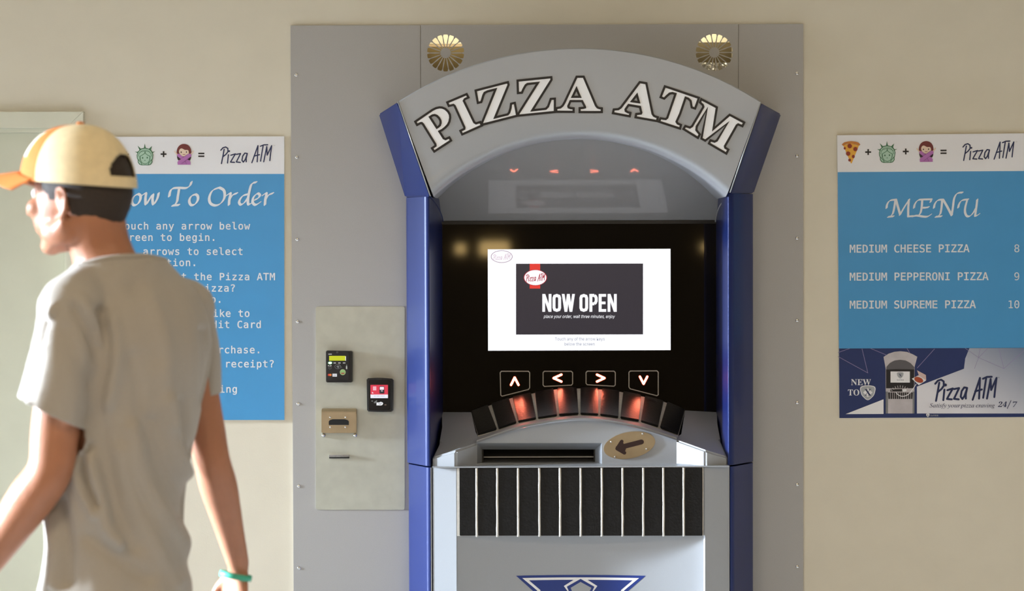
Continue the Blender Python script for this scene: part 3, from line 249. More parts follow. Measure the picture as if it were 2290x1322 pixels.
def dome(name, px, py, y, rpx, m, parent, flat=.5):
    c = W(px, py, y); r = rpx/700; bm = bmesh.new()
    bmesh.ops.create_uvsphere(bm, u_segments=10, v_segments=6, radius=r)
    for v in bm.verts: v.co = Vector((v.co.x, v.co.y*flat, v.co.z))+c
    return bobj(name, bm, m, parent, smooth=True)
def tube(pts, r, n=8, closed=False):
    vs = []; fs = []; P = [Vector(p) for p in pts]; N = len(P)
    rr = r if isinstance(r, (list, tuple)) else [r]*N
    up = None
    for i in range(N):
        d = (P[min(i+1, N-1)]-P[max(i-1, 0)]) if not closed else (P[(i+1) % N]-P[i-1]); d.normalize()
        if up is None:
            up = Vector((0, 0, 1)) if abs(d.z) < .9 else Vector((1, 0, 0))
        a = d.cross(up).normalized(); up = a.cross(d).normalized()
        for j in range(n):
            t = 2*math.pi*j/n; vs.append(P[i]+(a*math.cos(t)+up*math.sin(t))*rr[i])
    for i in range(N if closed else N-1):
        for j in range(n):
            k = (i+1) % N; fs.append((i*n+j, i*n+(j+1) % n, k*n+(j+1) % n, k*n+j))
    if not closed: fs += [tuple(range(n))[::-1], tuple(range((N-1)*n, N*n))]
    return vs, fs
# ------------------------------------------------------------------ materials
m_wall = mat('painted_wall', (226, 218, 199), .55, var=.02, scale=8, bump=.10, bscale=220)
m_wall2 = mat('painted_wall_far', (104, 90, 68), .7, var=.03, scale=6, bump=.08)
m_ceil = mat('ceiling_paint', (214, 204, 184), .8, var=.03)
m_floor = mat('floor_tile', (190, 188, 184), .35, var=.10, scale=5, bump=.05)
m_door = mat('door_paint', (214, 214, 194), .45, var=.02, scale=10, bump=.04)
m_trim = mat('trim_paint', (220, 219, 200), .4, var=.02, scale=10)
m_steel = mat('grey_laminate', (176, 174, 172), .42, metal=.1, var=.035, scale=400, bump=.03, bscale=900)
m_plate = mat('brushed_plate', (196, 196, 182), .38, metal=.45, var=.05, scale=25, bump=.03)
m_silver = mat('silver_paint', (170, 174, 180), .45, metal=.25, coat=.15, var=.03, scale=900)
m_silver2 = mat('silver_paint_smooth', (166, 170, 176), .5, metal=.15, coat=.12, var=.02, scale=900)
m_hood = mat('grey_gloss', (150, 150, 150), .5, metal=0, spec=.2, coat=.5, var=.03, scale=900)
m_blue = mat('blue_car_paint', (16, 38, 100), .36, metal=.2, coat=.25, var=.06, scale=1500)
m_glass = mat('black_glass', (5, 5, 6), .04, var=0, spec=.6)
m_dark = mat('dark_cavity', (16, 15, 15), .6, var=.1)
m_black = mat('black_plastic', (24, 24, 25), .38, var=.1, bump=.05)
m_tile = mat('black_tile', (21, 21, 22), .30, var=.25, scale=60, bump=.35, bscale=140, spec=.35)
m_grout = mat('grout', (212, 208, 200), .6, var=.08, scale=80, bump=.3)
m_chrome = mat('chrome', (225, 225, 225), .15, metal=1, var=0)
m_brass = mat('bronzed_steel', (186, 166, 134), .32, metal=.75, var=.06, scale=20, bump=.03)
m_white = mat('vinyl_white', (250, 250, 252), .4, var=0)
m_ink = mat('vinyl_black', (26, 24, 26), .4, var=0)
m_navy = mat('navy_print', (32, 56, 132), .35, var=0)
m_seam = mat('seam_trim', (176, 178, 178), .35, metal=.5, var=0)
def emis(name, rgb, s): return mat(name, (10, 10, 10) if s else rgb, .4, var=0, spec=.3, emit=(rgb, s))

# ------------------------------------------------------------------ room shell
H = 3.0; XL, XR, YF = -9.5, 4.8, -9.0
def rectpx(x0, z0, x1, z1): return [(x0, z0), (x1, z0), (x1, z1), (x0, z1)]
def wallface(name, loops, y0, y1, m):         # loops in metres (x,z)
    return tag(slab(name, [[(x, -z) for x, z in l] for l in loops], y0, y1, m, None, f=lambda x, y: Vector((x, y0, -y))), kind='structure')
dx1 = X(154, 0); dz1 = Z(287, 0, 80); dx0 = dx1-.95
mx0, mx1, mz1 = X(948), X(1644), Z(64)
wallface('wall_back', [rectpx(XL, 0, XR, H)[:0] or [(XL, 0), (dx0, 0), (dx0, dz1), (dx1, dz1), (dx1, 0), (mx0, 0), (mx0, mz1), (mx1, mz1), (mx1, 0), (XR, 0), (XR, H), (XL, H)]], 0, .14, m_wall)
tag(box('floor', XL, XR, YF, .2, -.1, 0, m_floor), kind='structure')
tag(box('ceiling', XL, XR, YF, .2, H, H+.1, m_ceil), kind='structure')
tag(box('wall_right', XR, XR+.1, YF, .2, 0, H, m_wall2), kind='structure')
tag(box('wall_front', XL, XR, YF-.1, YF, 0, H, m_wall2), kind='structure')
# left wall with a wide window
wl = bmesh.new()
wy0, wy1, wz0, wz1 = -3.75, -.2, .05, 2.6
def addbox(bm, x0, x1, y0, y1, z0, z1):
    g = bmesh.ops.create_cube(bm, size=1)['verts']
    for v in g: v.co = Vector(((x0+x1)/2+v.co.x*(x1-x0), (y0+y1)/2+v.co.y*(y1-y0), (z0+z1)/2+v.co.z*(z1-z0)))
addbox(wl, XL-.12, XL, YF, wy0, 0, H); addbox(wl, XL-.12, XL, wy1, .2, 0, H); addbox(wl, XL-.12, XL, wy0, wy1, 0, wz0); addbox(wl, XL-.12, XL, wy0, wy1, wz1, H)
tag(bobj('wall_left', wl, m_wall), kind='structure')
wf = bmesh.new()
for yy in (wy0, (wy0+wy1)/2, wy1): addbox(wf, XL-.09, XL-.03, yy-.025, yy+.025, wz0, wz1)
for zz in (wz0, wz1): addbox(wf, XL-.09, XL-.03, wy0, wy1, zz-.025, zz+.025)
win = tag(bobj('window_1', wf, m_trim), kind='structure')
# door at the left edge
dr = tag(box('door_1', dx0+.01, X(145.5, .03), .03, .07, .005, Z(297, .03, 80), m_door, bev=.001), kind='structure')
jb = bmesh.new(); zt = Z(297, .02, 80)
addbox(jb, X(146, .0), dx1, -.004, .12, 0, dz1); addbox(jb, X(149, .0), X(151.5, 0), -.008, -.003, 0, dz1-.01); addbox(jb, dx0, dx1, .0, .12, zt, dz1)
tag(bobj('trim_2', jb, m_trim), kind='structure')
cas = bmesh.new()
cz1 = Z(250, -.03, 100); cx1 = X(189, -.03)
def prism(bm, pts, y0, y1):
    a = [bm.verts.new((x, y0, z)) for x, z in pts]; b = [bm.verts.new((x, y1, z)) for x, z in pts]
    bm.faces.new(a); bm.faces.new(b[::-1]); n = len(pts)
    for i in range(n): bm.faces.new((a[i], b[i], b[(i+1) % n], a[(i+1) % n]))
e_ = .0009
prism(cas, [(dx0-.05, cz1), (cx1, cz1), (dx1+e_, dz1), (dx0-e_, dz1)], -.028, 0)
prism(cas, [(cx1, cz1-.0012), (cx1, 0), (dx1, 0), (dx1, dz1-.0012)], -.028, 0)
prism(cas, [(dx0-.05, cz1-.0012), (dx0-.05, 0), (dx0, 0), (dx0, dz1-.0012)], -.028, 0)
tag(bobj('trim_1', cas, m_trim), kind='structure')
bb = bmesh.new(); addbox(bb, cx1, X(650), -.012, 0, 0, .1); addbox(bb, X(1798), XR, -.012, 0, 0, .1)
tag(bobj('baseboard_back', bb, m_trim), kind='structure')

for i, (px, py, sx_, sz_, lab) in enumerate(((1106, 556, .11, .05, 'wide warm wall lamp on the rear wall, nearest the middle'), (1590, 553, .07, .025, 'small warm wall lamp on the rear wall, far right side'), (1030, 557, .035, .035, 'tiny round warm wall lamp on the rear wall, far left'))):
    c_ = W(px, py, 9.38); t = empty('wall_lamp', (c_.x, YF, c_.z), lab, 'wall lamp')
    box('back_plate', c_.x-sx_-.02, c_.x+sx_+.02, YF, YF+.02, c_.z-sz_-.02, c_.z+sz_+.02, m_trim, t)
    box('lamp_cover', c_.x-sx_, c_.x+sx_, YF+.02, YF+.06, c_.z-sz_, c_.z+sz_, emis('wall_lamp_cover', (255, 214, 140), 9), t, bev=.012)
# ceiling lamps (behind the photographer's side, seen only as soft reflections)
for i, (x, y) in enumerate(((-1.5, -4.6), (1.6, -4.6))):
    t = empty('ceiling_light', (x, y, H), ('left' if i == 0 else 'right')+' recessed ceiling light panel in the hall facing the machine', 'ceiling light', 'recessed ceiling lights')
    fb = bmesh.new()
    for a in ((-.6, .6, -.32, -.28), (-.6, .6, .28, .32), (-.6, -.56, -.28, .28), (.56, .6, -.28, .28)): addbox(fb, x+a[0], x+a[1], y+a[2], y+a[3], H-.03, H)
    bobj('frame', fb, m_trim, t)
    box('diffuser', x-.56, x+.56, y-.28, y+.28, H-.02, H-.01, emis('lamp_diffuser', (255, 222, 170), 5), t)

# ------------------------------------------------------------------ grey surround panel
YP = -.010
atm = empty('vending_machine', (X(1296, 0), -.05, 0), 'tall silver and blue pizza vending machine with an arched header and lit screen', 'vending machine')
sp = empty('surround_panel', (X(1224), 0, 0), 'large grey metal panel mounted on the beige wall around the pizza machine', 'panel')
slab('panel_sheet', [[(649.5, 56.5), (940.6, 55.6), (944.5, 2300), (655, 2300)]][:0] or [[(0, 0), (1, 0), (1, 1)]], YP, 0, m_steel, sp) if False else None
zt = Z(55, YP, 1220); x0 = X(649.6, YP, 60); x1 = X(940.8, YP, 60); x2 = X(1650.8, YP, 60); x3 = X(1796.6, YP, 60)
box('panel_sheet', x0, x1-.0012, YP, -.0005, .005, zt, m_steel, sp, bev=.0012)
box('panel_sheet', x2+.0012, x3, YP, -.0005, .005, zt, m_steel, sp, bev=.0012)
def P2(x, z):      # metres -> pixel on YP
    return to_px(Vector((x, YP, z)))
vents = [(996.5, 118.5), (1597.3, 117.3)]
slots = []
for vx, vy in vents:
    L = []
    for i in range(18):
        a = math.radians(i*20-90); pts = []
        for r, hw in ((11.5, 1.15), (24, 2.6), (36, 4.9), (41, 4.2), (41.4, 0)):
            pts.append((r, hw))
        poly = [(r, -h) for r, h in pts]+[(r, h) for r, h in pts[:-1][::-1]]
        L.append([(vx+math.cos(a)*r-math.sin(a)*h*1.12, vy+math.sin(a)*r+math.cos(a)*h*1.12) for r, h in poly])
    slots += L
tl = P2(x1, zt); tr = P2(x2, zt); bl = P2(x1, zt-.46); br = P2(x2, zt-.46)
slab('panel_sheet', [[tl, tr, br, bl]]+slots, YP, YP+.0015, m_steel, sp)
m_cream = mat('cream_board', (240, 230, 196), .6, var=.03); m_olive = mat('olive_board', (142, 122, 76), .6, var=.08, scale=40); m_tan = mat('tan_edge', (214, 188, 146), .5, var=.04)
m_foil = mat('foil', (250, 244, 234), .25, metal=.6, var=.1, bump=.8, bscale=60)
for a_, b_, m__ in ((40, 98.5, m_cream), (98.5, 104.8, m_tan), (104.8, 200, m_olive)): pbox('vent_backing', 930, a_, 1080, b_, .10, .11, m__, atm)
m_olive2 = mat('olive_board_dark', (112, 98, 66), .6, var=.08, scale=40)
pbox('vent_backing', 1520, 40, 1670, 95, .10, .11, m_cream, atm)
pbox('vent_backing', 1520, 95, 1670, 210, .10, .11, m_olive2, atm)
vs = []; fs = []                      # crumpled foil behind the lower slots of the right vent
for i in range(26):
    for j in range(10):
        p = W(1546+i*4.2, 140+j*4, .085); p.y += noise.noise(Vector((i*.9, j*.8, 3)))*.014; vs.append(p)
for i in range(25):
    for j in range(9): fs.append((i*10+j, (i+1)*10+j, (i+1)*10+j+1, i*10+j+1))
mobj('foil_lining', vs, fs, m_foil, atm)
for py in (167.5, 351.5, 535.5, 719.5, 903.5, 1087.5, 1271): dome('screw', 662.5+(py-167)/1104*6.5, py, YP, 4.2, m_chrome, sp)
for py in (163.5, 348.5, 532.5, 716.5, 900.5, 1084, 1267.5): dome('screw', 1782.2+(py-167)/1104*1.0, py, YP, 4.2, m_chrome, sp)
for px, py in ((664.5, 1455), (664.8, 1640), (1783, 1452), (1783, 1636)): dome('screw', px, py, YP, 4.2, m_chrome, sp)

# ------------------------------------------------------------------ pizza vending machine
YA, YR, YG = -.24, -.20, .19            # arch front, column ridge, glass plane
box('housing', mx0-.12, mx1+.12, .205, .46, 0, mz1+.1, m_dark, atm)  # unseen machine body, made wide to block light from behind the wall opening
# arched header, swept from the outer arc over the flat face and the rounded lip into the soffit
def arcp(cx, cy, R, xa, xb, n, sgn=-1):
    a0 = math.asin((xa-cx)/R); a1 = math.asin((xb-cx)/R)
    return [(cx+R*math.sin(a0+(a1-a0)*i/n), cy-R*math.cos(a0+(a1-a0)*i/n)) for i in range(n+1)]
NA = 48
outer = arcp(1296, 855, 747.7, 890.5, 1701, NA); inner = arcp(1297, 786.5, 477.5, 969, 1625, NA)
rows = [(0, 0, -.008), (0, 0, YA+.004), (.012, 0, YA), (.25, 0, YA), (.5, 0, YA), (.75, 0, YA), (.90, 0, YA), (.93, 0, YA+.001), (.955, 0, YA+.005), (.98, 0, YA+.013), (1.0, 0, YA+.026), (1.0, 0, YA+.06), (1.0, 0, -.08), (1.0, 0, .06)]
vs = []; fs = []
for s, _, y in rows:
    for i in range(NA+1):
        ox, oy = outer[i]; ix, iy = inner[i]; px, py = ox+(ix-ox)*s, oy+(iy-oy)*s
        p = W(px, py, YA); vs.append(Vector((p.x, y, p.z)))
for r in range(len(rows)-1):
    for i in range(NA): a = r*(NA+1)+i; fs.append((a, a+1, a+NA+2, a+NA+1))
ar = mobj('arched_header', vs, fs, m_silver, atm); autosmooth(ar, 40)
# slim trim seams and blue side wings of the header
for sgn, pts in ((0, [(890, 227), (962.5, 439)]), (1, [(1701.5, 229), (1632.5, 431)])):
    v, f = tube([W(*pts[0], YA-.0005), W(*pts[1], YA-.0005)], .0022, 6); mobj('seam_trim', v, f, m_seam, atm, True)
def hp(px, py, y, ys): a = W(px, py, y); return [Vector((a.x, yy, a.z)) for yy in ys]
for q in (((847, 255), (889, 228), (961.5, 439.5), (906, 441)), ((1747, 255), (1702, 230), (1634, 432), (1685.5, 432))):
    P = hp(*q[0], -.10, (-.10, -.008))+hp(*q[1], YA, (YA+.002, -.008))+hp(*q[2], YA, (YA+.002, -.008))+hp(*q[3], -.10, (-.10, -.008))
    hull('header_wing', P, m_blue, atm, bev=.004)
# columns: cross-section extruded vertically
def rnd(p0, p1, p2, r, n=6):
    a = (Vector(p0)-Vector(p1)); b = (Vector(p2)-Vector(p1)); r = min(r, a.length*.45, b.length*.45)
    s = Vector(p1)+a.normalized()*r; e = Vector(p1)+b.normalized()*r
    return [tuple((1-t)**2*s+2*t*(1-t)*Vector(p1)+t*t*e) for t in [i/n for i in range(n+1)]]
def column(name, sec, radii, z0, z1, m):
    pts = []
    n = len(sec)
    for i, p in enumerate(sec):
        if radii[i]: pts += rnd(sec[i-1], p, sec[(i+1) % n], radii[i])
        else: pts.append(p)
    vs = []; fs = []; k = len(pts)
    for z in (z0, z1):
        for x, y in pts: vs.append((x, y, z))
    for i in range(k): fs.append((i, (i+1) % k, k+(i+1) % k, k+i))
    fs += [tuple(range(k))[::-1], tuple(range(k, 2*k))]
    bm = bmesh.new(); V = [bm.verts.new(v) for v in vs]
    for q in fs: bm.faces.new([V[i] for i in q])
    return autosmooth(bobj(name, bm, m, atm), 9 if name == 'lower_cabinet' else 30)
zc = Z(1043, YR, 1145)
zl1 = Z(440, YR, 930); zr1 = Z(432, YR, 1660)
column('side_column', [(X(909, -.09), -.008), (X(909, -.09), -.09), (X(951, YR), YR+.006), (X(961, YR), YR), (X(972, -.1), -.09), (X(990, YG), YG), (X(930, YG), YG)], [0, .012, .03, .012, .02, 0, 0], zc+.0015, zl1, m_blue)
column('side_column', [(X(1685, -.09), -.008), (X(1685, -.09), -.09), (X(1640, YR), YR+.006), (X(1628, YR), YR), (X(1616, -.1), -.09), (X(1601.5, YG), YG), (X(1660, YG), YG)], [0, .012, .03, .012, .02, 0, 0], zc+.0015, zr1, m_blue)
# hood, the sloping glossy panel above the glass
zg1 = Z(497, YG, 1296); xa = X(988, YG, 497); xb = X(1603, YG, 497)
TANH = .687
def hoodp(x, y): return Vector((x, y, zg1+(YG-y)*TANH))
vs = []; fs = []; n = 24
for j in range(9):
    y = YG-(YG+.215)*j/8; e = .060*j/8
    for i in range(n+1): vs.append(hoodp(xa-e+(xb-xa+2*e)*i/n, y))
for j in range(8):
    for i in range(n): a = j*(n+1)+i; fs.append((a, a+1, a+n+2, a+n+1))
mobj('hood', vs, fs, m_hood, atm, True)
box('hood_edge', xa, xb, YG-.012, YG, zg1-.006, zg1+.003, m_black, atm)
v, f = tube(spline([tuple(W(x, y, d)) for x, y, d in ((1631, 433, -.19), (1621, 446, -.09), (1609, 462, -.03), (1603, 480, .05), (1600, 496, .10))], 5), .0022, 6); mobj('seam_trim', v, f, m_seam, atm, True)
v, f = tube(spline([tuple(W(x, y, d)) for x, y, d in ((963, 440, -.19), (972, 451, -.09), (981, 466, -.03), (988, 482, .05), (991, 496, .10))], 5), .0016, 6); mobj('seam_trim', v, f, m_blue, atm, True)
# black glass with display and arrow keys
zgb = Z(1030, YG)
gl = box('glass_front', X(985, YG), X(1606, YG), YG, YG+.012, zgb, zg1-.004, m_glass, atm)
YS = YG-.001
disp = pbox('display', 1091.5, 556.5, 1499.5, 784.5, YS, YG, emis('screen_white', (250, 251, 255), 1.02), atm)
m_pic = mat('screen_picture', (30, 28, 34), .2, var=0, emit=((66, 62, 70), .62))
decal('picture', [[(1154, 590), (1438, 589.5), (1438, 748), (1154, 748.5)]], YS-.0004, m_pic, disp)
m_red = emis('screen_red', (226, 62, 54), .95); m_scw = emis('screen_lettering', (250, 250, 255), 1.0); m_scg = emis('screen_grey', (140, 146, 168), .9); m_scr = emis('screen_crimson', (190, 40, 60), .8)
decal('ribbon', [[(1184.6, 590), (1208, 590), (1208, 645.5), (1184.6, 645.5)]], YS-.0007, m_red, disp)
dfill('badge_rim', [circ(1197.2, 621, 26.2, 17.8, 32)], YS-.0010, m_scr, disp)
dfill('badge', [circ(1197.2, 621, 24.6, 16.9, 32)], YS-.0013, m_scw, disp)
dfill('badge_rim', [circ(1122, 574, 24.2, 13.9, 32)], YS-.0007, mat('screen_ring', (10, 10, 10), .4, var=0, emit=((150, 110, 140), .9)), disp)
dfill('badge', [circ(1122, 574, 23, 12.8, 32)], YS-.0010, m_scw, disp)
LOGO = [[(450, 250), (430, 360), (405, 485)], [(395, 265), (430, 225), (475, 212), (510, 235), (512, 290), (480, 332), (430, 372)], [(520, 340), (513, 400), (505, 475)],
        [(560, 347), (635, 325), (595, 390), (555, 460), (620, 465)], [(650, 333), (720, 320), (685, 390), (650, 458), (715, 465)],
        [(828, 318), (790, 312), (755, 360), (742, 430), (765, 460), (795, 420), (830, 318), (812, 400), (812, 455)],
        [(905, 470), (955, 330), (1005, 190), (1000, 320), (992, 455)], [(940, 362), (1030, 338)], [(1045, 200), (1100, 177), (1165, 175)], [(1090, 190), (1070, 310), (1048, 445)],
        [(1100, 455), (1125, 330), (1150, 205), (1157, 345), (1192, 270), (1230, 190), (1213, 320), (1200, 435)]]
def logo(ox, oy, sx, sy, w, word=0):
    out = []
    for st in (LOGO[:6] if word == 0 else LOGO[6:]):
        P = [(ox+(x-395)/7.345*sx, oy+(y-175)/7.345*sy) for x, y in st]
        out += stroke(P, w)
    if word == 0: out.append(circ(ox+(533-395)/7.345*sx, oy+(280-175)/7.345*sy, w*.75))
    return out
for k_ in (0, 1): decal('lettering', logo(1176.5, 612, .37, .42, 1.4, k_), YS-.0016, m_scr, disp)
for k_ in (0, 1): decal('lettering', logo(1103.2, 567.5, .335, .34, 1.0, k_), YS-.0013, mat('screen_faint', (10, 10, 10), .4, var=0, emit=((215, 190, 205), .95)), disp)
# NOW OPEN, condensed capitals drawn as bars
def now_open():
    P = []; T, B = 657.6, 697.5; s = 6.6
    def bar(x0, x1, y0, y1): P.append([(x0, y0), (x1, y0), (x1, y1), (x0, y1)])
    def N(x, w):
        bar(x, x+s-.4, T, B); bar(x+w-s+.4, x+w, T, B); P.append([(x, T), (x+6.6, T), (x+w, B), (x+w-6.6, B)])
    def O(x, w):
        P.extend(stroke([(x+s/2, T+9), (x+s/2+1.5, T+5), (x+w/2, T+s/2), (x+w-s/2-1.5, T+5), (x+w-s/2, T+9), (x+w-s/2, B-9), (x+w-s/2-1.5, B-5), (x+w/2, B-s/2), (x+s/2+1.5, B-5), (x+s/2, B-9)], s, True))
    N(1212.8, 20.4); O(1235.6, 19.2)
    x = 1256.2
    for a, b in ((x+3.2, x+9.2), (x+14.8, x+9.4), (x+14.8, x+20.4), (x+26.4, x+20.6)): P.append([(a-3.1, T), (a+3.1, T), (b+3, B), (b-3, B)])
    O(1295.8, 19.4)
    x = 1318; bar(x, x+s, T, B); P.extend(stroke([(x+3, T+3.2), (x+11, T+3.2), (x+15, T+6.5), (x+15.4, T+13), (x+15, T+18), (x+11, T+22), (x+3, T+22)], s, caps=False)); P.append(circ(x+14, T+6, 3.2)); P.append(circ(x+13.6, T+19, 3.4))
    x = 1338.8; bar(x, x+s, T, B); bar(x, x+16.6, T, T+6.2); bar(x, x+15.4, (T+B)/2-3, (T+B)/2+3); bar(x, x+16.8, B-6.2, B)
    N(1358.8, 20.4)
    return P
decal('lettering', now_open(), YS-.0007, m_scw, disp)
dfill('lettering', text('place your order, wait three minutes, enjoy', 'sans', 1215.5, 711.3, 7.0, 159, shear=.25), YS-.0007, m_scw, disp)
dfill('lettering', text('Touch any of the arrow keys', 'sans', 1240.6, 761.5, 6.8, 112), YS-.0005, m_scg, disp)
dfill('lettering', text('below the screen', 'sans', 1261.8, 772.8, 6.8, 68.5), YS-.0005, m_scg, disp)
m_key = mat('key_outline', (206, 200, 192), .4, var=0); m_led = emis('led_core', (255, 122, 92), 62); m_led2 = emis('led_halo', (255, 74, 26), 1.1)
keys = [([(1118.5, 830.5), (1184.5, 830.5), (1184.5, 870.5), (1120, 887)], [(1142.8, 861), (1151, 844.5), (1159.5, 861)]),
        ([(1214.5, 830.5), (1280.5, 830.5), (1280.5, 861.5), (1214.5, 864.5)], [(1255.5, 838), (1238, 845.8), (1255.5, 853.5)]),
        ([(1310.5, 830.3), (1376, 830.3), (1376, 864), (1310.5, 860.5)], [(1335, 838), (1352, 845.8), (1335, 853.5)]),
        ([(1406.5, 830), (1472, 829.5), (1472, 886), (1406.5, 869)], [(1431, 842.5), (1439.3, 858.5), (1447.5, 842.5)])]
for q, ar_ in keys:
    rq = []
    for i in range(4):
        a, b, c = Vector(q[i-1]), Vector(q[i]), Vector(q[(i+1) % 4]); rq += [tuple(b+(a-b).normalized()*3), tuple(b), tuple(b+(c-b).normalized()*3)]
    rq = [p for i, p in enumerate(rq) if i % 3 != 1]
    k = decal('key_outline', stroke(rq, 2.0, True), YS, m_key, atm)
    decal('arrow_glow', stroke(ar_, 6.4), YS-.0004, m_led2, k); decal('arrow', stroke(ar_, 3.8), YS-.0010, m_led, k)  # orange halo round each lit arrow put in as an emissive layer
# console below the glass
def poly(bm, pts):
    V = [bm.verts.new(p) for p in pts]; return bm.faces.new(V)
QY = -.145
a = [W(988, 922, YG-.002), W(989, 955, .03), W(983, 990, -.06), W(967, 1023, -.19), W(1064, 967, -.05), W(1053.5, 922, YG-.006)]
a2 = [W(1603, 922, YG-.002), W(1604, 948, .03), W(1611, 985, -.06), W(1627.5, 1022, -.19), W(1523.5, 971, -.05), W(1532, 918, YG-.006)]
zb = zc+.0015
def dn(p): return Vector((p.x, p.y, zb))
for k, (A, c_, r_, q_) in enumerate(((a, W(1070, 979, -.06), W(1020, 1008, -.215), W(1066.5, 991, QY)), (a2, W(1516, 976, -.06), W(1577, 1007, -.215), W(1513, 984, QY)))):
    cb = bmesh.new()
    poly(cb, [A[0], A[1], A[4], A[5]]); poly(cb, [A[1], A[2], A[4]]); poly(cb, [A[2], A[3], A[4]])
    poly(cb, [A[3], A[4], c_, r_]); e2 = dn(A[3]); r2 = dn(r_); poly(cb, [A[3], r_, r2, e2])
    poly(cb, [r_, c_, q_]); poly(cb, [r_, q_, dn(q_), r2]); poly(cb, [e2, A[3], A[2], dn(A[2])])
    bmesh.ops.remove_doubles(cb, verts=list(cb.verts), dist=1e-5)
    bmesh.ops.recalc_face_normals(cb, faces=list(cb.faces))
    ed = [e for e in cb.edges if len(e.link_faces) == 2 and e.calc_face_angle(0) > .3]
    bmesh.ops.bevel(cb, geom=ed, offset=.006, segments=3, affect='EDGES', clamp_overlap=True)
    autosmooth(bobj('console_side', cb, m_silver2, atm), 30)
# arch course of black tiles
T = [(1053.5, 923), (1095, 907), (1142, 891), (1192, 880), (1242, 871), (1294, 869), (1342, 871), (1389.5, 877), (1438, 887), (1488, 900), (1532, 919)]
Bm = [(1069, 977), (1113, 963), (1157, 948.5), (1201, 940), (1248, 933), (1296, 930), (1340, 932), (1385, 938), (1431, 946), (1474, 959), (1517, 975)]
YT, YB = YG-.006, -.06
Lo = [(1066, 991), (1113, 974.5), (1157, 960.5), (1201, 951.5), (1248, 944.5), (1296, 941), (1340, 943), (1385, 949.5), (1431, 959.5), (1474, 972), (1513, 985)]
Ts, Bs, Ls = spline(T, 5), spline(Bm, 5), spline(Lo, 5)
gb = bmesh.new(); n = len(Ts)
def strip(bm, A, B):
    va = [bm.verts.new(p) for p in A]; vb = [bm.verts.new(p) for p in B]
    for i in range(len(A)-1): bm.faces.new((va[i], va[i+1], vb[i+1], vb[i]))
Tw = [W(x, y, YT) for x, y in Ts]; Bw = [W(x, y, YB) for x, y in Bs]; Lw = [W(x, y, QY-.02) for x, y in Ls]
strip(gb, Tw, Bw)
mobj_g = bobj('tile_backing', gb, m_grout, atm, True, False)
if mobj_g.data.polygons[0].normal.y > 0: mobj_g.data.flip_normals()
rb = bmesh.new(); Lb = [Vector((p.x, QY+.02, p.z+.004)) for p in Lw]
mid = [b.lerp(l, .25)+Vector((0, -.012, .004)) for b, l in zip(Bw, Lw)]
strip(rb, Bw, mid); strip(rb, mid, Lw); strip(rb, Lw, Lb); bmesh.ops.remove_doubles(rb, verts=list(rb.verts), dist=1e-5)
o = bobj('arch_rim', rb, m_silver2, atm, True, False)
if o.data.polygons[0].normal.y > 0: o.data.flip_normals()
autosmooth(o, 50)
nrm = (Bw[5]-Tw[5]).cross(Vector((1, 0, 0))).normalized()
if nrm.y > 0: nrm = -nrm
for i in range(10):
    g0 = 4.6 if i else .5; g1 = 4.6 if i < 9 else .5
    tl_, tr_ = Vector(T[i]), Vector(T[i+1]); bl_, br_ = Vector(Bm[i]), Vector(Bm[i+1])
    c = [(tl_.lerp(tr_, g0/(tr_-tl_).length), YT), (tr_.lerp(tl_, g1/(tr_-tl_).length), YT), (br_.lerp(bl_, g1*.5/(br_-bl_).length)+Vector((0, -2.5)), YB), (bl_.lerp(br_, g0*.5/(br_-bl_).length)+Vector((0, -2.5)), YB)]
    P = [W(p.x, p.y, y) for p, y in c]; pn = (P[1]-P[0]).cross(P[2]-P[0]); dr_ = P[3]-CAM; P[3] = CAM+dr_*((P[0]-CAM).dot(pn)/dr_.dot(pn)); d = nrm*(.006+.0012*random.random())
    hull('arch_tile', [p+nrm*-.001 for p in P]+[p+d for p in P], m_tile, atm, bev=.0018)
# mouth: back plate with the serving slot
zs = zb
arc_top = [(x, y-6) for x, y in Ls]
bl0, br0 = to_px(Vector((W(1064, 1000, QY).x, QY, zs))), to_px(Vector((W(1516, 1000, QY).x, QY, zs)))
rec = [(1066.8, 991), (1346, 991), (1346, 1037), (1066.8, 1037)]
slab('mouth_plate', [[(bl0[0], bl0[1])]+arc_top+[(br0[0], br0[1])], rec], QY, QY+.002, m_silver, atm)
inn = [(1078, 1005.5), (1331, 1005.5), (1331, 1035.5), (1078, 1035.5)]
vs = [W(x, y, QY) for x, y in rec]+[W(x, y, QY+.05) for x, y in inn]
mobj('slot_bezel', vs, [(0, 1, 5, 4), (1, 2, 6, 5), (2, 3, 7, 6), (3, 0, 4, 7)], m_silver2, atm)
pbox('slot_cavity', 1070, 1000, 1338, 1040, QY+.16, QY+.17, m_dark, atm)
box('slot_shelf', X(1070, 0), X(1338, 0), QY+.05, QY+.16, W(1100, 1036, QY+.05).z-.004, W(1100, 1035.5, QY+.05).z, m_dark, atm)
box('slot_shelf', X(1070, 0), X(1338, 0), QY+.05, QY+.16, W(1100, 1005.5, QY+.05).z, W(1100, 1004, QY+.05).z+.004, m_dark, atm)
for x in (1077, 1328): pbox('slot_guide', x, 1005, x+4, 1036, QY+.052, QY+.15, m_black, atm)
pbox('slot_bar', 1081, 1020.5, 1328, 1024, QY+.075, QY+.085, m_seam, atm, bev=.001)
pbox('slot_bar', 1081, 1029, 1328, 1031, QY+.065, QY+.075, m_black, atm, bev=.0006)
box('console_base', X(966, YR), X(1629, YR), -.226, .1, zc-.0015, zb, m_silver, atm)
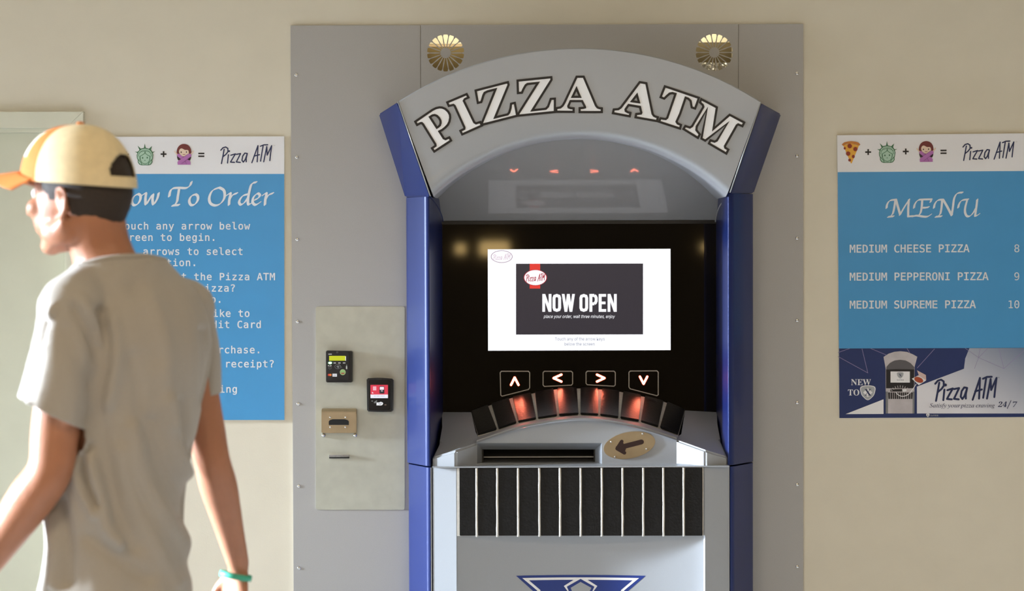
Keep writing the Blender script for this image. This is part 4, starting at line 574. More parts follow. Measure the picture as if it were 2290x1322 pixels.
# oval arrow plate
oc = (1407.7, 996)
pl = slab('arrow_plate', [circ(oc[0], oc[1], 58.5, 29.5, 40, math.radians(-11))], QY-.004, QY, m_brass, atm, bev=.0008)
m_arw = mat('dark_print', (44, 18, 14), .45, var=0)
decal('arrow', stroke([(1434.5, 988.5), (1382, 1002)], 11)+stroke([(1390.5, 987.5), (1380, 1003.5), (1396.5, 1013)], 8)+[[(1376, 1003), (1391, 985), (1400, 1003), (1396, 1015)]], QY-.0045, m_arw, pl)
for x, y in ((1366.5, 988.3), (1437, 970.3), (1445.3, 1004.3), (1375.2, 1021.8)): dome('rivet', x, y, QY-.004, 2.3, m_chrome, pl)
# lower cabinet
YL = -.215
zl = Z(1045.5, YL); zt2 = zc-.0035
column('side_column', [(X(912, -.09), -.008), (X(912, -.09), -.09), (X(953, YR), YR+.006), (X(962, YR), YR), (X(963.5, YR), YR+.02), (X(940, 0), -.008)], [0, .012, .02, .006, 0, 0], .01, zt2, m_blue)
column('side_column', [(X(1684.5, -.09), -.008), (X(1684.5, -.09), -.09), (X(1641, YR), YR+.006), (X(1632.5, YR), YR), (X(1631, YR), YR+.02), (X(1655, 0), -.008)], [0, .012, .02, .006, 0, 0], .01, zt2, m_blue)
for px in (964.6, 1630.2): box('seam_trim', X(px-1, YR, 1200), X(px+1, YR, 1200), YR+.0, YR+.03, .01, zt2, m_seam, atm)
YN, HW = -.155, (X(1573, YL)-X(1022, YL))/2; XC = (X(1573, YL)+X(1022, YL))/2
def niche(x):
    u = (x-XC)/HW; return YN+(YL+.002-YN)*u*u
pts = []
pts.append((X(966.5, -.19), -.198)); pts.append((X(1019, YL), YL-.004)); pts.append((X(1022, YL), YL))
for i in range(1, 40): x = XC-HW+2*HW*i/40; pts.append((x, niche(x)))
pts.append((X(1573, YL), YL)); pts.append((X(1576, YL), YL-.004)); pts.append((X(1629, -.19), -.198)); pts += [(X(1629, -.19), -.02), (X(966.5, -.19), -.02)]
column('lower_cabinet', pts, [0]*len(pts), .01, zt2, m_silver)
box('plinth', X(930), X(1665), -.13, -.008, 0, .0101, m_dark, atm)
# row of straight tiles with grout ribs
pbox('tile_backing', 1022, 1045.5, 1573, 1199, YL-.004, YL+.095, m_grout, atm)
xs = [1023.5, 1066, 1112, 1158.6, 1206.3, 1252.5, 1298.5, 1346, 1392.3, 1438.5, 1483.7, 1528.7, 1572]
for i in range(12):
    lx = xs[i]+3.0+(1.5 if i == 0 else 0)
    pbox('tile', lx, 1046.5, xs[i+1]-(3.0 if i < 11 else 1), 1198.5, YL-.008-.001*random.random(), YL-.003, m_tile, atm, bev=.0012)
for i in range(1, 12):
    x = W(xs[i], 1100, YL-.008).x; z1_ = Z(1046.5, YL); z0_ = Z(1200, YL)
    v, f = tube([(x+random.uniform(-.0005, .0005), YL-.007, z0_+(z1_-z0_)*j/8) for j in range(9)], [.0036+random.uniform(-.0002, .0004) for _ in range(9)], 8)
    mobj('grout_line', v, f, m_grout, atm, True)
# emblem printed on the concave panel
def emblem(name, loops, off, m):
    vs, fs = fill(loops, lambda x, y: W(x, y, YN-.012))
    bm = bmesh.new(); V = [bm.verts.new(v) for v in vs]
    for q in fs: bm.faces.new([V[i] for i in q])
    for i in range(-16, 17):
        bmesh.ops.bisect_plane(bm, geom=list(bm.verts)+list(bm.edges)+list(bm.faces), plane_co=(XC+i*.0145, 0, 0), plane_no=(1, 0, 0))
    for v in bm.verts: v.co.y = niche(v.co.x)-off
    if sum(f.normal.y for f in bm.faces) == 0: bm.normal_update()
    o = bobj(name, bm, m, atm, False, False); 
    if o.data.polygons and o.data.polygons[0].normal.y > 0: o.data.flip_normals()
    return o
emblem('emblem', [[(1154, 1287.3), (1444, 1287.3), (1402, 1325), (1375, 1400), (1444, 1512), (1154, 1512), (1222, 1400), (1195, 1325)]], .0006, m_navy)
emblem('emblem', [[(1168, 1292.8), (1429, 1292.8), (1396, 1321), (1367, 1400), (1430, 1506), (1168, 1506), (1230, 1400), (1201, 1321)]], .0010, m_white)
for s in (1, -1):
    g = lambda P: [(1298.6+s*(x-1298.6), y) for x, y in P]
    emblem('emblem', [g([(1183, 1298.2), (1283, 1298.2), (1261, 1312), (1290, 1352), (1290, 1400), (1240, 1400), (1208, 1320)])], .0014, m_navy)
    emblem('emblem', [g([(1183, 1501), (1283, 1501), (1282, 1480), (1290, 1402), (1240, 1402)])], .0014, m_navy)
emblem('emblem', [[(1298.6, 1296), (1329.5, 1313.5), (1315, 1345), (1282, 1345), (1267.7, 1313.5)]], .0018, m_navy)
emblem('emblem', [[(1298.6, 1302.8), (1322.7, 1316), (1311, 1340), (1286, 1340), (1276.4, 1316)]], .0022, m_silver)
# PIZZA ATM lettering on the arch
LET = [
 (920, 220, 10.169, [[(88, 530), (480, 262), (560, 222), (640, 205), (700, 210), (770, 240), (835, 300), (875, 370), (882, 440), (865, 530), (830, 600), (770, 665), (700, 720), (635, 752), (735, 910), (775, 928), (862, 888), (902, 960), (520, 1210), (468, 1135), (548, 1080), (545, 1045), (265, 590), (235, 562), (205, 565), (130, 605)],
                     [(422, 425), (480, 388), (530, 380), (580, 400), (630, 450), (660, 505), (665, 560), (650, 610), (615, 645), (578, 668)]]),
 (0, 0, 1, [[(1000.1, 229), (1043.6, 210.5), (1047.6, 218), (1039.5, 221.8), (1037.2, 225.5), (1060.4, 273.5), (1064.4, 276), (1074, 273), (1077.6, 280.8), (1033.6, 300.6), (1029.6, 292.6), (1038.3, 288.3), (1038.5, 284.9), (1016.9, 237.2), (1013.9, 234.6), (1003.6, 237)]]),
 (1040, 160, 8.8136, [[(208, 375), (845, 210), (858, 262), (592, 905), (840, 845), (870, 810), (895, 725), (907, 635), (980, 618), (1027, 872), (342, 1047), (335, 1010), (600, 352), (440, 392), (385, 420), (360, 470), (340, 540), (320, 602), (252, 618)]]),
 (1040, 160, 8.8136, [[(1035, 180), (1700, 112), (1705, 160), (1325, 765), (1590, 735), (1635, 690), (1665, 610), (1690, 540), (1770, 535), (1770, 797), (1043, 870), (1055, 825), (1435, 225), (1230, 245), (1195, 270), (1150, 350), (1120, 418), (1042, 425)]]),
 (1230, 160, 12.015, [[(715, 140), (905, 140), (1235, 915), (1275, 965), (1330, 985), (1392, 990), (1392, 1090), (795, 1090), (795, 985), (900, 975), (940, 965), (935, 940), (860, 795), (550, 795), (490, 930), (500, 965), (560, 985), (635, 990), (635, 1085), (168, 1080), (168, 985), (280, 965), (340, 915), (390, 830)], [(710, 460), (805, 680), (605, 680)]]),
 (1360, 170, 10.17, [[(718, 140), (868, 165), (1010, 860), (1040, 905), (1080, 925), (1130, 940), (1110, 1025), (625, 940), (640, 865), (745, 855), (755, 835), (725, 705), (465, 660), (395, 760), (400, 795), (450, 825), (505, 840), (490, 917), (108, 845), (128, 762), (230, 755), (290, 715)], [(655, 430), (700, 598), (540, 575)]]),
 (0, 0, 1, [[(1486.8, 193.1), (1562.9, 219), (1554.4, 242.8), (1547, 240.2), (1544.4, 225.9), (1539, 220.6), (1533.2, 218.6), (1521, 254.5), (1512.9, 272.3), (1515.4, 276.2), (1522.9, 279.6), (1520.8, 287.7), (1473.9, 272.3), (1477, 264.7), (1488.8, 266.4), (1492.3, 263.4), (1510.6, 210.1), (1503.6, 208.3), (1497.7, 209.3), (1491.8, 214.2), (1485.4, 220.6), (1477.3, 217.4)]]),
 (1520, 210, 9.444, [[(455, 112), (785, 285), (712, 742), (1055, 442), (1362, 605), (1325, 682), (1235, 645), (1205, 665), (955, 1105), (962, 1138), (1027, 1178), (985, 1262), (618, 1047), (650, 982), (735, 1010), (785, 985), (1012, 618), (540, 988), (460, 945), (577, 325), (360, 690), (352, 765), (424, 855), (385, 930), (80, 742), (118, 680), (215, 712), (262, 682), (500, 275), (488, 235), (430, 180)]])]
for ox, oy, s, loops in LET:
    L = [crop(ox, oy, s, l) for l in loops]
    le = dfill('letter', L, YA-.0008, m_white, atm)
    decal('outline', [q for l in L for q in stroke(l, 5.0, True)], YA-.0014, m_ink, le)
# ------------------------------------------------------------------ payment plate and the devices on it
pp = empty('payment_plate', (X(806), -.01, Z(1141)), 'pale rounded metal plate holding the card readers, left of the blue column', 'metal plate')
def rrect(x0, y0, x1, y1, r, n=5, skew=0):
    out = []
    for cx, cy, a in ((x1-r, y0+r, -90), (x1-r, y1-r, 0), (x0+r, y1-r, 90), (x0+r, y0+r, 180)):
        out += [(cx+r*math.cos(math.radians(a+90*i/n))+skew*(cy-y0), cy+r*math.sin(math.radians(a+90*i/n))) for i in range(n+1)]
    return out
YPP = -.0135
slab('plate', [rrect(706, 685.5, 905.5, 1140.5, 5)], YPP, YP-.0002, m_plate, pp, bev=.0008)
pbox('ticket_lip', 735.5, 1017.5, 780.5, 1022.5, YPP-.012, YPP+.001, m_chrome, pp, bev=.001)
pbox('ticket_lip', 736, 1022.8, 781, 1025.4, YPP-.006, YPP+.001, m_dark, pp)
# left card reader
c1 = empty('card_reader', W(757, 855, -.05), 'black card reader with a lit yellow-green display and a green light', 'card reader')
YC = -.050
hull('body', [W(x, y, d) for x, y, d in ((729, 784, YC+.003), (787, 785, YC+.003), (787, 855.5, YC), (729, 855.5, YC), (730.5, 784, YPP), (789.5, 785, YPP), (789.5, 854.5, YPP), (730.5, 854.5, YPP))], m_black, c1, bev=.0022)
face = slab('front_plate', [rrect(730.5, 786.5, 780.5, 852.5, 3)], YC-.004, YC+.001, mat('gloss_black', (14, 14, 15), .22, var=0), c1, bev=.0008)
F1 = YC-.0044
decal('display', [[(736, 796), (772.3, 796), (772.3, 806.8), (736, 806.8)]], F1, emis('lcd_green', (206, 214, 40), .85), face)
decal('display_edge', [[(772.3, 797), (773.8, 797), (773.8, 807), (772.3, 807)]], F1, m_white, face)
dfill('lamp', [circ(738.2, 811.8, 4.2, 2.6)], F1, emis('green_led', (228, 255, 232), 1.6), face)
dfill('lamp_glow', [circ(738.2, 811.8, 5.4, 3.6)], F1+.0002, emis('green_led_edge', (20, 130, 50), .8), face)
m_pr = mat('print_grey', (190, 190, 184), .4, var=0); m_pr2 = mat('print_dim', (120, 122, 120), .4, var=0)
for q in [[(x, 810.8), (x+5.6, 810.8), (x+5.6, 813), (x, 813)] for x in (745.8, 756.3, 766.8)]+[[(734.4, 791.2), (742.2, 791.2), (742.2, 793.2), (734.4, 793.2)], [(733.4, 817), (736.6, 817), (736.6, 819), (733.4, 819)], [(738, 817), (741.4, 817), (741.4, 819), (738, 819)], [(773.6, 819), (776.4, 819), (776.6, 825.6), (773.6, 825.6)], [(774.8, 815.6), (775.6, 815.6), (775.6, 819), (774.8, 819)]]:
    decal('printed_mark', [q], F1, m_pr, face)
decal('contactless_mark', stroke(circ(755.4, 820.2, 6.6, 4.8, 18), .7, True)+stroke([(758, 815), (764.5, 822)], .7)+[[(752, 819.6), (756, 817.4), (759.5, 820), (756.5, 824)]], F1, m_pr2, face)
decal('printed_ring', stroke(circ(738, 823, 3, 2.6, 12), .5, True), F1, m_pr2, face); decal('printed_ring', stroke(circ(754, 787.8, 1.7, 1.6, 12), .5, True), F1, m_pr2, face)
dfill('sticker', [circ(766.5, 832.6, 6.5)], F1, mat('sticker_green', (150, 190, 120), .5, var=0), face)
decal('sticker_print', [[(762.6, 833.6), (770.4, 833.6), (769.6, 836.6), (763.4, 836.6)]], F1-.0003, mat('sticker_red', (170, 84, 66), .5, var=0), face)
decal('sticker_ring', stroke(circ(766.5, 832.6, 6.0), .6, True), F1-.0003, mat('sticker_pale', (206, 214, 160), .5, var=0), face)
dfill('card_mark', [circ(735.6, 838.6, 2.6)], F1, mat('print_red', (206, 60, 50), .5, var=0), face)
dfill('card_mark', [circ(739, 838.6, 2.6)], F1-.0002, mat('print_orange', (236, 130, 50), .5, var=0), face)
decal('card_mark', [[(743.6, 836), (753.4, 836), (753.4, 842.4), (743.6, 842.4)]], F1, m_white, face)
dfill('lettering', text('VISA', 'sans', 745, 840.8, 3.0, 7.2), F1-.0003, mat('print_navy', (30, 40, 100), .5, var=0), face)
# right card reader
c2 = empty('card_reader', W(850, 920, -.05), 'black card reader with a red and white screen, lower right on the plate', 'card reader')
hull('body', [W(x, y, d) for x, y, d in ((819.8, 846, YC), (850, 844.6, YC-.002), (878.5, 847, YC), (877, 921, YC), (850, 921.8, YC), (821, 920.5, YC), (821.5, 847, YPP), (881, 848, YPP), (880, 920, YPP), (822.5, 919, YPP))], m_black, c2, bev=.003)
face2 = slab('front_plate', [rrect(824.5, 850, 872.5, 917, 4)], YC-.005, YC+.001, MATS['gloss_black'], c2, bev=.0012)
F2 = YC-.0054
decal('display', [[(828.5, 861), (867.6, 861), (867.6, 882.6), (828.5, 882.6)]], F2, emis('lcd_red', (226, 62, 84), .9), face2)
decal('display', [[(828.5, 882.6), (867.6, 882.6), (867.6, 890.6), (828.5, 890.6)]], F2, emis('lcd_white', (238, 238, 250), .95), face2)
m_w2 = emis('lcd_lines', (248, 230, 240), .95)
decal('display_lines', [[(834, y), (841.6, y), (841.6, y+1.8), (834, y+1.8)] for y in (865, 868, 871)]+[[(831.5, 878), (833.5, 877), (835.5, 880), (832.6, 880)]], F2-.0002, m_w2, face2)
dfill('display_picture', [rrect(848.4, 864, 859.6, 880.4, 1.6)], F2-.0002, mat('pic_dark', (40, 34, 44), .5, var=0), face2)
dfill('display_picture', [rrect(849.4, 865.4, 858.6, 871.8, 1)], F2-.0004, m_w2, face2)
decal('display_picture', [[(851.6, 873.6), (856, 873.6), (855.6, 875.4), (853, 875.4)]], F2-.0004, m_w2, face2)
decal('display_lines', [[(x, 885.6), (x+w_, 885.6), (x+w_, 886.4), (x, 886.4)] for x, w_ in ((836, 4.5), (842, 7), (850.5, 10))], F2-.0002, mat('pic_grey', (150, 150, 170), .5, var=0), face2)
decal('contactless_mark', [[(836.2, 902), (836.6, 899), (843, 894.8), (843.4, 898), (840.6, 902)]], F2, m_pr2, face2)
dfill('card_mark', [[(842, 900.4), (849, 900), (851, 898.6), (854.6, 899.6), (857, 902), (855.6, 905.4), (852.6, 907), (842, 906.8)]], F2, m_white, face2)
decal('card_mark', stroke([(846.5, 902.6), (850, 904.6), (853, 902)], .7), F2-.0002, m_ink, face2)
dfill('lamp', [circ(832.3, 897, 2, 1.2)], F2, m_pr2, face2); dfill('lamp', [circ(862, 905.6, 2.6, 1.6)], F2, mat('dim_lamp', (96, 78, 66), .5, var=0), face2)
# cash bezel
bz = empty('cash_bezel', W(758, 975, -.03), 'bronze-coloured metal cash slot bezel with four screws, below the card readers', 'cash slot')
YB2 = -.036
hull('housing', [W(x, y, d) for x, y, d in ((718.8, 921, YB2), (797.2, 921, YB2), (797.2, 968.6, YB2), (718.8, 968.6, YB2), (720, 913.5, YPP), (797.6, 913.5, YPP), (798.4, 968, YPP), (720.4, 968, YPP), (719.4, 914.5, YB2+.013), (797, 914.5, YB2+.013))], m_brass, bz, bev=.0018)
dfill('slot', [[(735.2, 942.5), (738, 939.6), (744, 937.8), (771.5, 937.8), (777.5, 939.8), (780, 942.5), (780, 950.6), (735.2, 950.6)]], YB2-.0006, mat('slot_black', (8, 7, 7), .7, var=0), bz)
for x, y in ((738.3, 933.3), (772.5, 933.3), (738.5, 955.4), (772.4, 955.4)): dome('screw', x, y, YB2-.0004, 2.3, m_chrome, bz)
for x in (723.3, 794.3): dome('knob', x, 973.6, YPP-.004, 5.0, m_chrome, bz, flat=1.2)

# ------------------------------------------------------------------ posters
m_pw = mat('poster_white', (240, 240, 244), .35, var=0); m_pb = mat('poster_blue', (78, 158, 214), .33, var=.015, scale=10)
m_pnavy = mat('poster_navy', (38, 54, 104), .35, var=.02); m_logo = mat('logo_navy', (32, 44, 86), .4, var=0); m_text = mat('poster_text', (236, 238, 244), .4, var=0)
m_board = mat('foam_board', (228, 226, 220), .6, var=.02)
YW = -.0085; DL = .00035
def banner(p, f, pizza=True):
    """symbols of the white strip; f maps left-poster pixels to the board"""
    def D(n, polys, lay, m): return decal(n, polys, 0, m, p, lambda x, y: f(x, y, lay))
    def FD(n, loops, lay, m): return dfill(n, loops, 0, m, p, lambda x, y: f(x, y, lay))
    G = lambda pts: crop(260, 300, 12.05, pts)
    for cx, cy in ((281.7, 345.3), (365.8, 344.8)):
        D('plus_sign', [[(cx-6.6, cy-1.7), (cx+6.6, cy-1.7), (cx+6.6, cy+1.7), (cx-6.6, cy+1.7)], [(cx-1.7, cy-6.6), (cx+1.7, cy-6.6), (cx+1.7, cy+6.6), (cx-1.7, cy+6.6)]], 2, m_ink)
    D('equals_sign', [[(443.4, 341.6), (457, 341.6), (457, 344.9), (443.4, 344.9)], [(443.4, 347.9), (457, 347.9), (457, 351.2), (443.4, 351.2)]], 2, m_ink)
    # pizza slice
    o = (-1660.3+1860, 5.1)
    Q = lambda pts: [(o[0]+x/5.288, 290+o[1]+y/5.288-(.0099*((o[0]+x/5.288)-281.7) if 0 else 0)) for x, y in pts]
    sl = FD('pizza_slice', [Q([(140, 185), (228, 158), (325, 188), (240, 392), (234, 399), (226, 392)])], 2, mat('print_cheese', (240, 178, 66), .5, var=.1, scale=300))
    FD('crust', [Q([(122, 172), (150, 148), (190, 138), (235, 134), (285, 140), (320, 152), (342, 175), (328, 188), (285, 172), (235, 163), (180, 168), (136, 188)])], 3, mat('print_crust', (206, 132, 62), .5, var=0))
    for x, y, r in ((216, 192, 27), (283, 229, 25), (197, 281, 26), (258, 316, 20), (214, 358, 17), (157, 218, 15)):
        FD('pepperoni', [Q(circ(x, y, r if x not in (157, 258) else r*.85, r, 16))], 4, mat('print_pepperoni', (150, 58, 40), .5, var=0))
    # crowned statue face
    gd = mat('print_green', (66, 118, 84), .5, var=0); gl_ = mat('print_pale_green', (180, 212, 192), .5, var=0)
    FD('crown_rays', [G([(768, 255), (795, 370), (880, 395), (965, 320), (935, 420), (975, 480), (1050, 465), (990, 500), (960, 560), (600, 560), (560, 505), (500, 470), (570, 478), (625, 430), (575, 310), (660, 390), (745, 372)])], 2, gd)
    FD('head_outline', [G([(775, 372), (880, 395), (960, 460), (998, 560), (985, 660), (970, 700), (975, 760), (930, 825), (870, 840), (680, 840), (620, 820), (580, 760), (580, 700), (555, 640), (552, 560), (590, 460), (670, 395)])], 3, gd)
    FD('head', [G([(775, 390), (875, 412), (945, 475), (978, 560), (968, 655), (945, 700), (955, 755), (915, 808), (860, 822), (690, 822), (635, 803), (600, 755), (600, 700), (575, 640), (572, 560), (605, 475), (675, 412)])], 4, gl_)
    D('crown_band', [q for k in range(11) for a in [math.radians(-55+11*k)] for q in stroke([G([(775+190*math.sin(a), 610-190*math.cos(a))])[0], G([(775+172*math.sin(a), 612-172*math.cos(a))])[0]], 1.3, caps=False)]+stroke(G([(600, 600), (612, 530), (665, 475), (775, 455), (885, 475), (935, 530), (950, 600)]), .9), 5, gd)
    D('hair_lines', stroke(G([(640, 690), (635, 600), (700, 565), (765, 520), (775, 465), (785, 520), (850, 570), (915, 600), (905, 690)]), 1.2)+stroke(G([(645, 610), (650, 700), (700, 780), (775, 805), (850, 780), (900, 700), (908, 610)]), 1.2)+stroke(G([(600, 690), (670, 770), (690, 820)]), 1.3)+stroke(G([(950, 690), (880, 770), (865, 820)]), 1.3), 5, gd)
    FD('face_marks', [G(circ(712, 640, 18, 24, 10)), G(circ(835, 635, 18, 24, 10)), G(circ(772, 708, 18, 9, 10))], 5, gd)
    # person with crossed arms
    FD('long_hair', [G([(1632, 520), (2022, 520), (2015, 640), (1990, 705), (1665, 705), (1640, 640)])], 2, mat('print_dark_brown', (52, 34, 38), .5, var=0))
    FD('hair', [G(spline([(1628, 520), (1635, 420), (1680, 330), (1760, 275), (1860, 268), (1950, 310), (2010, 400), (2022, 520), (2000, 560), (1650, 560)], 4, True))], 3, mat('print_red_brown', (116, 50, 48), .5, var=0))
    FD('face', [G(spline([(1690, 480), (1710, 410), (1765, 385), (1850, 425), (1930, 430), (1955, 490), (1940, 560), (1880, 600), (1800, 600), (1730, 560)], 4, True))], 4, mat('print_skin', (238, 214, 192), .5, var=0))
    D('raised_hand', stroke(G([(1575, 465), (1620, 525), (1670, 570)]), 2.4)+stroke(G([(2075, 460), (2040, 510), (1990, 560)]), 2.4), 4, MATS['print_skin'])
    pu = mat('print_purple', (186, 118, 186), .5, var=0); pu2 = mat('print_purple_dark', (140, 78, 142), .5, var=0)
    FD('torso', [G([(1655, 825), (1650, 750), (1690, 700), (1830, 660), (1960, 700), (2000, 750), (2000, 825)])], 4, pu)
    D('sleeve', stroke(G([(1680, 570), (1770, 640), (1830, 690)]), 7)+stroke(G([(1975, 575), (1830, 670), (1700, 775)]), 8.6), 5, pu)
    D('sleeve_fold', stroke(G([(1720, 665), (1800, 625), (1950, 530)]), .7)+stroke(G([(1760, 790), (1850, 730), (1990, 620)]), .8)+stroke(G([(1855, 730), (1895, 810)]), .8), 6, pu2)
    FD('face_marks', [G(circ(1750, 487, 15, 22, 10)), G(circ(1890, 483, 15, 22, 10))], 5, MATS['print_dark_brown'])
    D('face_marks', stroke(G([(1795, 545), (1825, 552), (1855, 545)]), 1.0), 5, MATS['print_pepperoni'])
    for k_ in (0, 1): D('brand_lettering', logo(493.8, 323.8, 1, 1, 2.7, k_), 2, m_logo)
    FD('lettering', text('TM', 'sans', 611, 326.6, 2.2, 4.5), 2, m_pr)
# left poster
p1 = empty('poster', (X(424), -.012, Z(938)), 'blue poster headed How To Order, partly hidden behind the man', 'poster')
slab('board', [[(212, 306), (635.5, 305), (636, 939.5), (214, 939.5)]], YW, -.0005, m_board, p1)
f1 = lambda x, y, l: W(x, y, YW-DL*(l+1))
decal('white_strip', [[(212, 306), (635.5, 305), (635.6, 389), (212, 389)]], 0, m_pw, p1, lambda x, y: f1(x, y, 0))
decal('blue_field', [[(212, 389), (635.6, 389), (636, 939.5), (214, 939.5)]], 0, m_pb, p1, lambda x, y: f1(x, y, 0))
banner(p1, f1)
K = lambda pts: crop(220, 290, 5.288, pts)
S = [[], [], []]
for st in ([(60, 640), (110, 625), (150, 640), (140, 700), (120, 820), (95, 885), (60, 890)], [(110, 760), (200, 750), (345, 752)], [(440, 612), (385, 635), (355, 700), (345, 780), (333, 860), (345, 888), (385, 878)],
           [(470, 760), (420, 790), (395, 850), (420, 893), (465, 880), (495, 830), (498, 780), (470, 760)],
           [(520, 775), (562, 752), (556, 820), (562, 885), (600, 830), (645, 765), (640, 830), (652, 885), (690, 830), (705, 790), (712, 750)],
           [(838, 790), (850, 730), (880, 695), (950, 688), (1040, 690), (1085, 660), (1100, 618)], [(955, 700), (940, 790), (930, 850), (905, 888)], [(875, 898), (955, 890)],
           [(1150, 765), (1100, 785), (1075, 840), (1095, 890), (1140, 885), (1175, 835), (1175, 785), (1150, 765)],
           [(1430, 685), (1350, 720), (1312, 800), (1325, 870), (1385, 897), (1450, 870), (1492, 800), (1485, 720), (1430, 685)],
           [(1520, 775), (1562, 752), (1550, 820), (1545, 890)], [(1550, 830), (1585, 775), (1640, 752)],
           [(1765, 765), (1705, 785), (1665, 850), (1685, 888), (1730, 860), (1770, 800)], [(1868, 622), (1815, 640), (1788, 720), (1770, 820), (1775, 885), (1815, 865)],
           [(1840, 835), (1890, 810), (1910, 775), (1880, 755), (1835, 800), (1825, 860), (1860, 890), (1915, 858)],
           [(1945, 775), (1987, 752), (1975, 820), (1970, 890)], [(1975, 830), (2010, 775), (2065, 752)]):
    S[0 if st[0][0] < 800 else 1 if st[0][0] < 1200 else 2] += nib(K(st), 6.2, 1.7)
for k_ in (0, 1, 2): decal('title_word', S[k_], 0, m_text, p1, lambda x, y: f1(x, y, 1))
AD = 14.12
def words(nm, s, x, y, ch, adv, slope, p, f):
    i = 0
    for wd in s.split(' '):
        bold(nm, text(wd, 'mono', x+i*adv, y+slope*i*adv, ch, adv=adv, slope=slope), .75, m_text, p, f); i += len(wd)+1
def line(s, xend, y):
    words('word', s, xend-len(s)*AD+1.3, y, 15.6, AD, 0, p1, lambda a, b: f1(a, b, 1))
for s, xe, y in (('Touch any arrow below', 559, 513), ('screen to begin.', 484, 538.5), ('arrows to select', 544, 570), ('option.', 441, 595), ('t the Pizza ATM', 615.5, 626.5), ('pizza?', 527, 652), ('No.', 497.5, 677),
                 ('like to', 559, 708.5), ('Credit Card', 585, 733.5), ('purchase.', 584.5, 790), ('a receipt?', 614, 821.5), ('No.', 497.5, 846.5), ('being', 531.5, 878)):
    line(s, xe, y)
# right poster
p2 = empty('poster', (X(2085), -.012, Z(935)), 'blue MENU poster with pizza prices, on the wall right of the machine', 'poster')
slab('board', [[(1872, 302.5), (2296, 298), (2301, 933), (1877.5, 935.5)]], YW, -.0005, m_board, p2)
def fm(x, y, l):                      # picture pixels of the menu poster
    return W(x, y, YW-DL*(l+1))
def f2(x, y, l):                      # left-poster pixels moved onto the menu poster
    yy = y-5.1-.0099*(x-281.7); return W(x+1659.8+(y-345)*.006, yy, YW-DL*(l+1))
decal('white_strip', [[(1872.6, 302.8), (2295.6, 298.4), (2296.4, 382.4), (1873.4, 385)]], 0, m_pw, p2, lambda x, y: fm(x, y, 0))
decal('blue_field', [[(1873.4, 385), (2296.4, 382.4), (2299, 778), (1876.2, 779.5)]], 0, m_pb, p2, lambda x, y: fm(x, y, 0))
banner(p2, f2)
K2 = lambda pts: crop(1960, 410, 9.16, pts)
S = []
for st in ([(208, 508), (220, 430), (275, 355), (390, 335)], [(388, 335), (368, 480), (335, 620), (290, 668)], [(238, 688), (352, 676)], [(398, 330), (440, 480), (486, 640)], [(480, 650), (570, 490), (672, 335)], [(665, 330), (652, 500), (650, 680)], [(650, 680), (740, 672)],
           [(770, 505), (785, 430), (845, 350), (930, 333), (1125, 328)], [(1128, 328), (1108, 385)], [(938, 345), (928, 480), (905, 600), (865, 655)], [(945, 500), (1005, 500), (1072, 487)], [(740, 678), (830, 662), (960, 682), (1045, 682), (1120, 638)],
           [(1178, 505), (1195, 425), (1255, 348), (1358, 333)], [(1345, 340), (1335, 480), (1310, 620), (1272, 662)], [(1212, 686), (1335, 675)], [(1365, 335), (1450, 480), (1535, 645)], [(1542, 660), (1568, 480), (1590, 320), (1635, 225), (1690, 195), (1765, 190)],
           [(1675, 500), (1695, 420), (1755, 348), (1880, 330)], [(1862, 335), (1822, 480), (1815, 590), (1850, 668), (1915, 672), (1985, 600), (2040, 500)], [(2065, 330), (2045, 500), (2022, 660)], [(2022, 670), (2060, 660), (2108, 628)]):
    S += nib(K2(st), 5.2, 1.4)
decal('title_word', S, 0, m_text, p2, lambda x, y: fm(x, y, 1))
for s, n_, y in (('MEDIUM CHEESE PIZZA', '8', 564.8), ('MEDIUM PEPPERONI PIZZA', '9', 627.4), ('MEDIUM SUPREME PIZZA', '10', 690)):
    words('word', s, 1899.5, y, 17.0, 14.15, -.0035, p2, lambda a, b: fm(a, b, 1))
    dfill('price', text(n_, 'mono', 2267-(len(n_)-1)*14.15, y-.8, 17.0, adv=14.15), 0, m_text, p2, lambda a, b: fm(a, b, 1))
# picture strip
L8 = lambda pts: crop(1860, 770, 7.552, pts); L6 = lambda pts: crop(1860, 740, 5.326, pts)
def d2(n, polys, lay, m): return decal(n, polys, 0, m, p2, lambda x, y: fm(x, y, lay))
def g2(n, loops, lay, m): return dfill(n, loops, 0, m, p2, lambda x, y: fm(x, y, lay))
d2('picture_strip', [[(1876.2, 779.5), (2299, 778), (2301, 932.7), (1877.3, 935.2)]], 0, m_pnavy)
mg = bpy.data.materials.new('print_gradient'); mg.use_nodes = True; nt = mg.node_tree; b_ = nt.nodes['Principled BSDF']; b_.inputs['Roughness'].default_value = .35
gm = nt.nodes.new('ShaderNodeNewGeometry'); sx = nt.nodes.new('ShaderNodeSeparateXYZ'); ma = nt.nodes.new('ShaderNodeMath'); mb_ = nt.nodes.new('ShaderNodeMapRange')
nt.links.new(gm.outputs['Position'], sx.inputs[0]); ma.operation = 'MULTIPLY_ADD'; ma.inputs[1].default_value = 1.6
nt.links.new(sx.outputs['Z'], ma.inputs[0]); nt.links.new(sx.outputs['X'], ma.inputs[2])
c0 = fm(2090, 880, 0); c1_ = fm(2290, 780, 0)
mb_.inputs['From Min'].default_value = c0.x+1.6*c0.z; mb_.inputs['From Max'].default_value = c1_.x+1.6*c1_.z
rp = nt.nodes.new('ShaderNodeValToRGB'); rp.color_ramp.elements[0].color = (*srgb(232, 232, 240), 1); rp.color_ramp.elements[1].color = (*srgb(118, 132, 160), 1)
nt.links.new(ma.outputs[0], mb_.inputs['Value']); nt.links.new(mb_.outputs[0], rp.inputs[0]); nt.links.new(rp.outputs[0], b_.inputs['Base Color'])
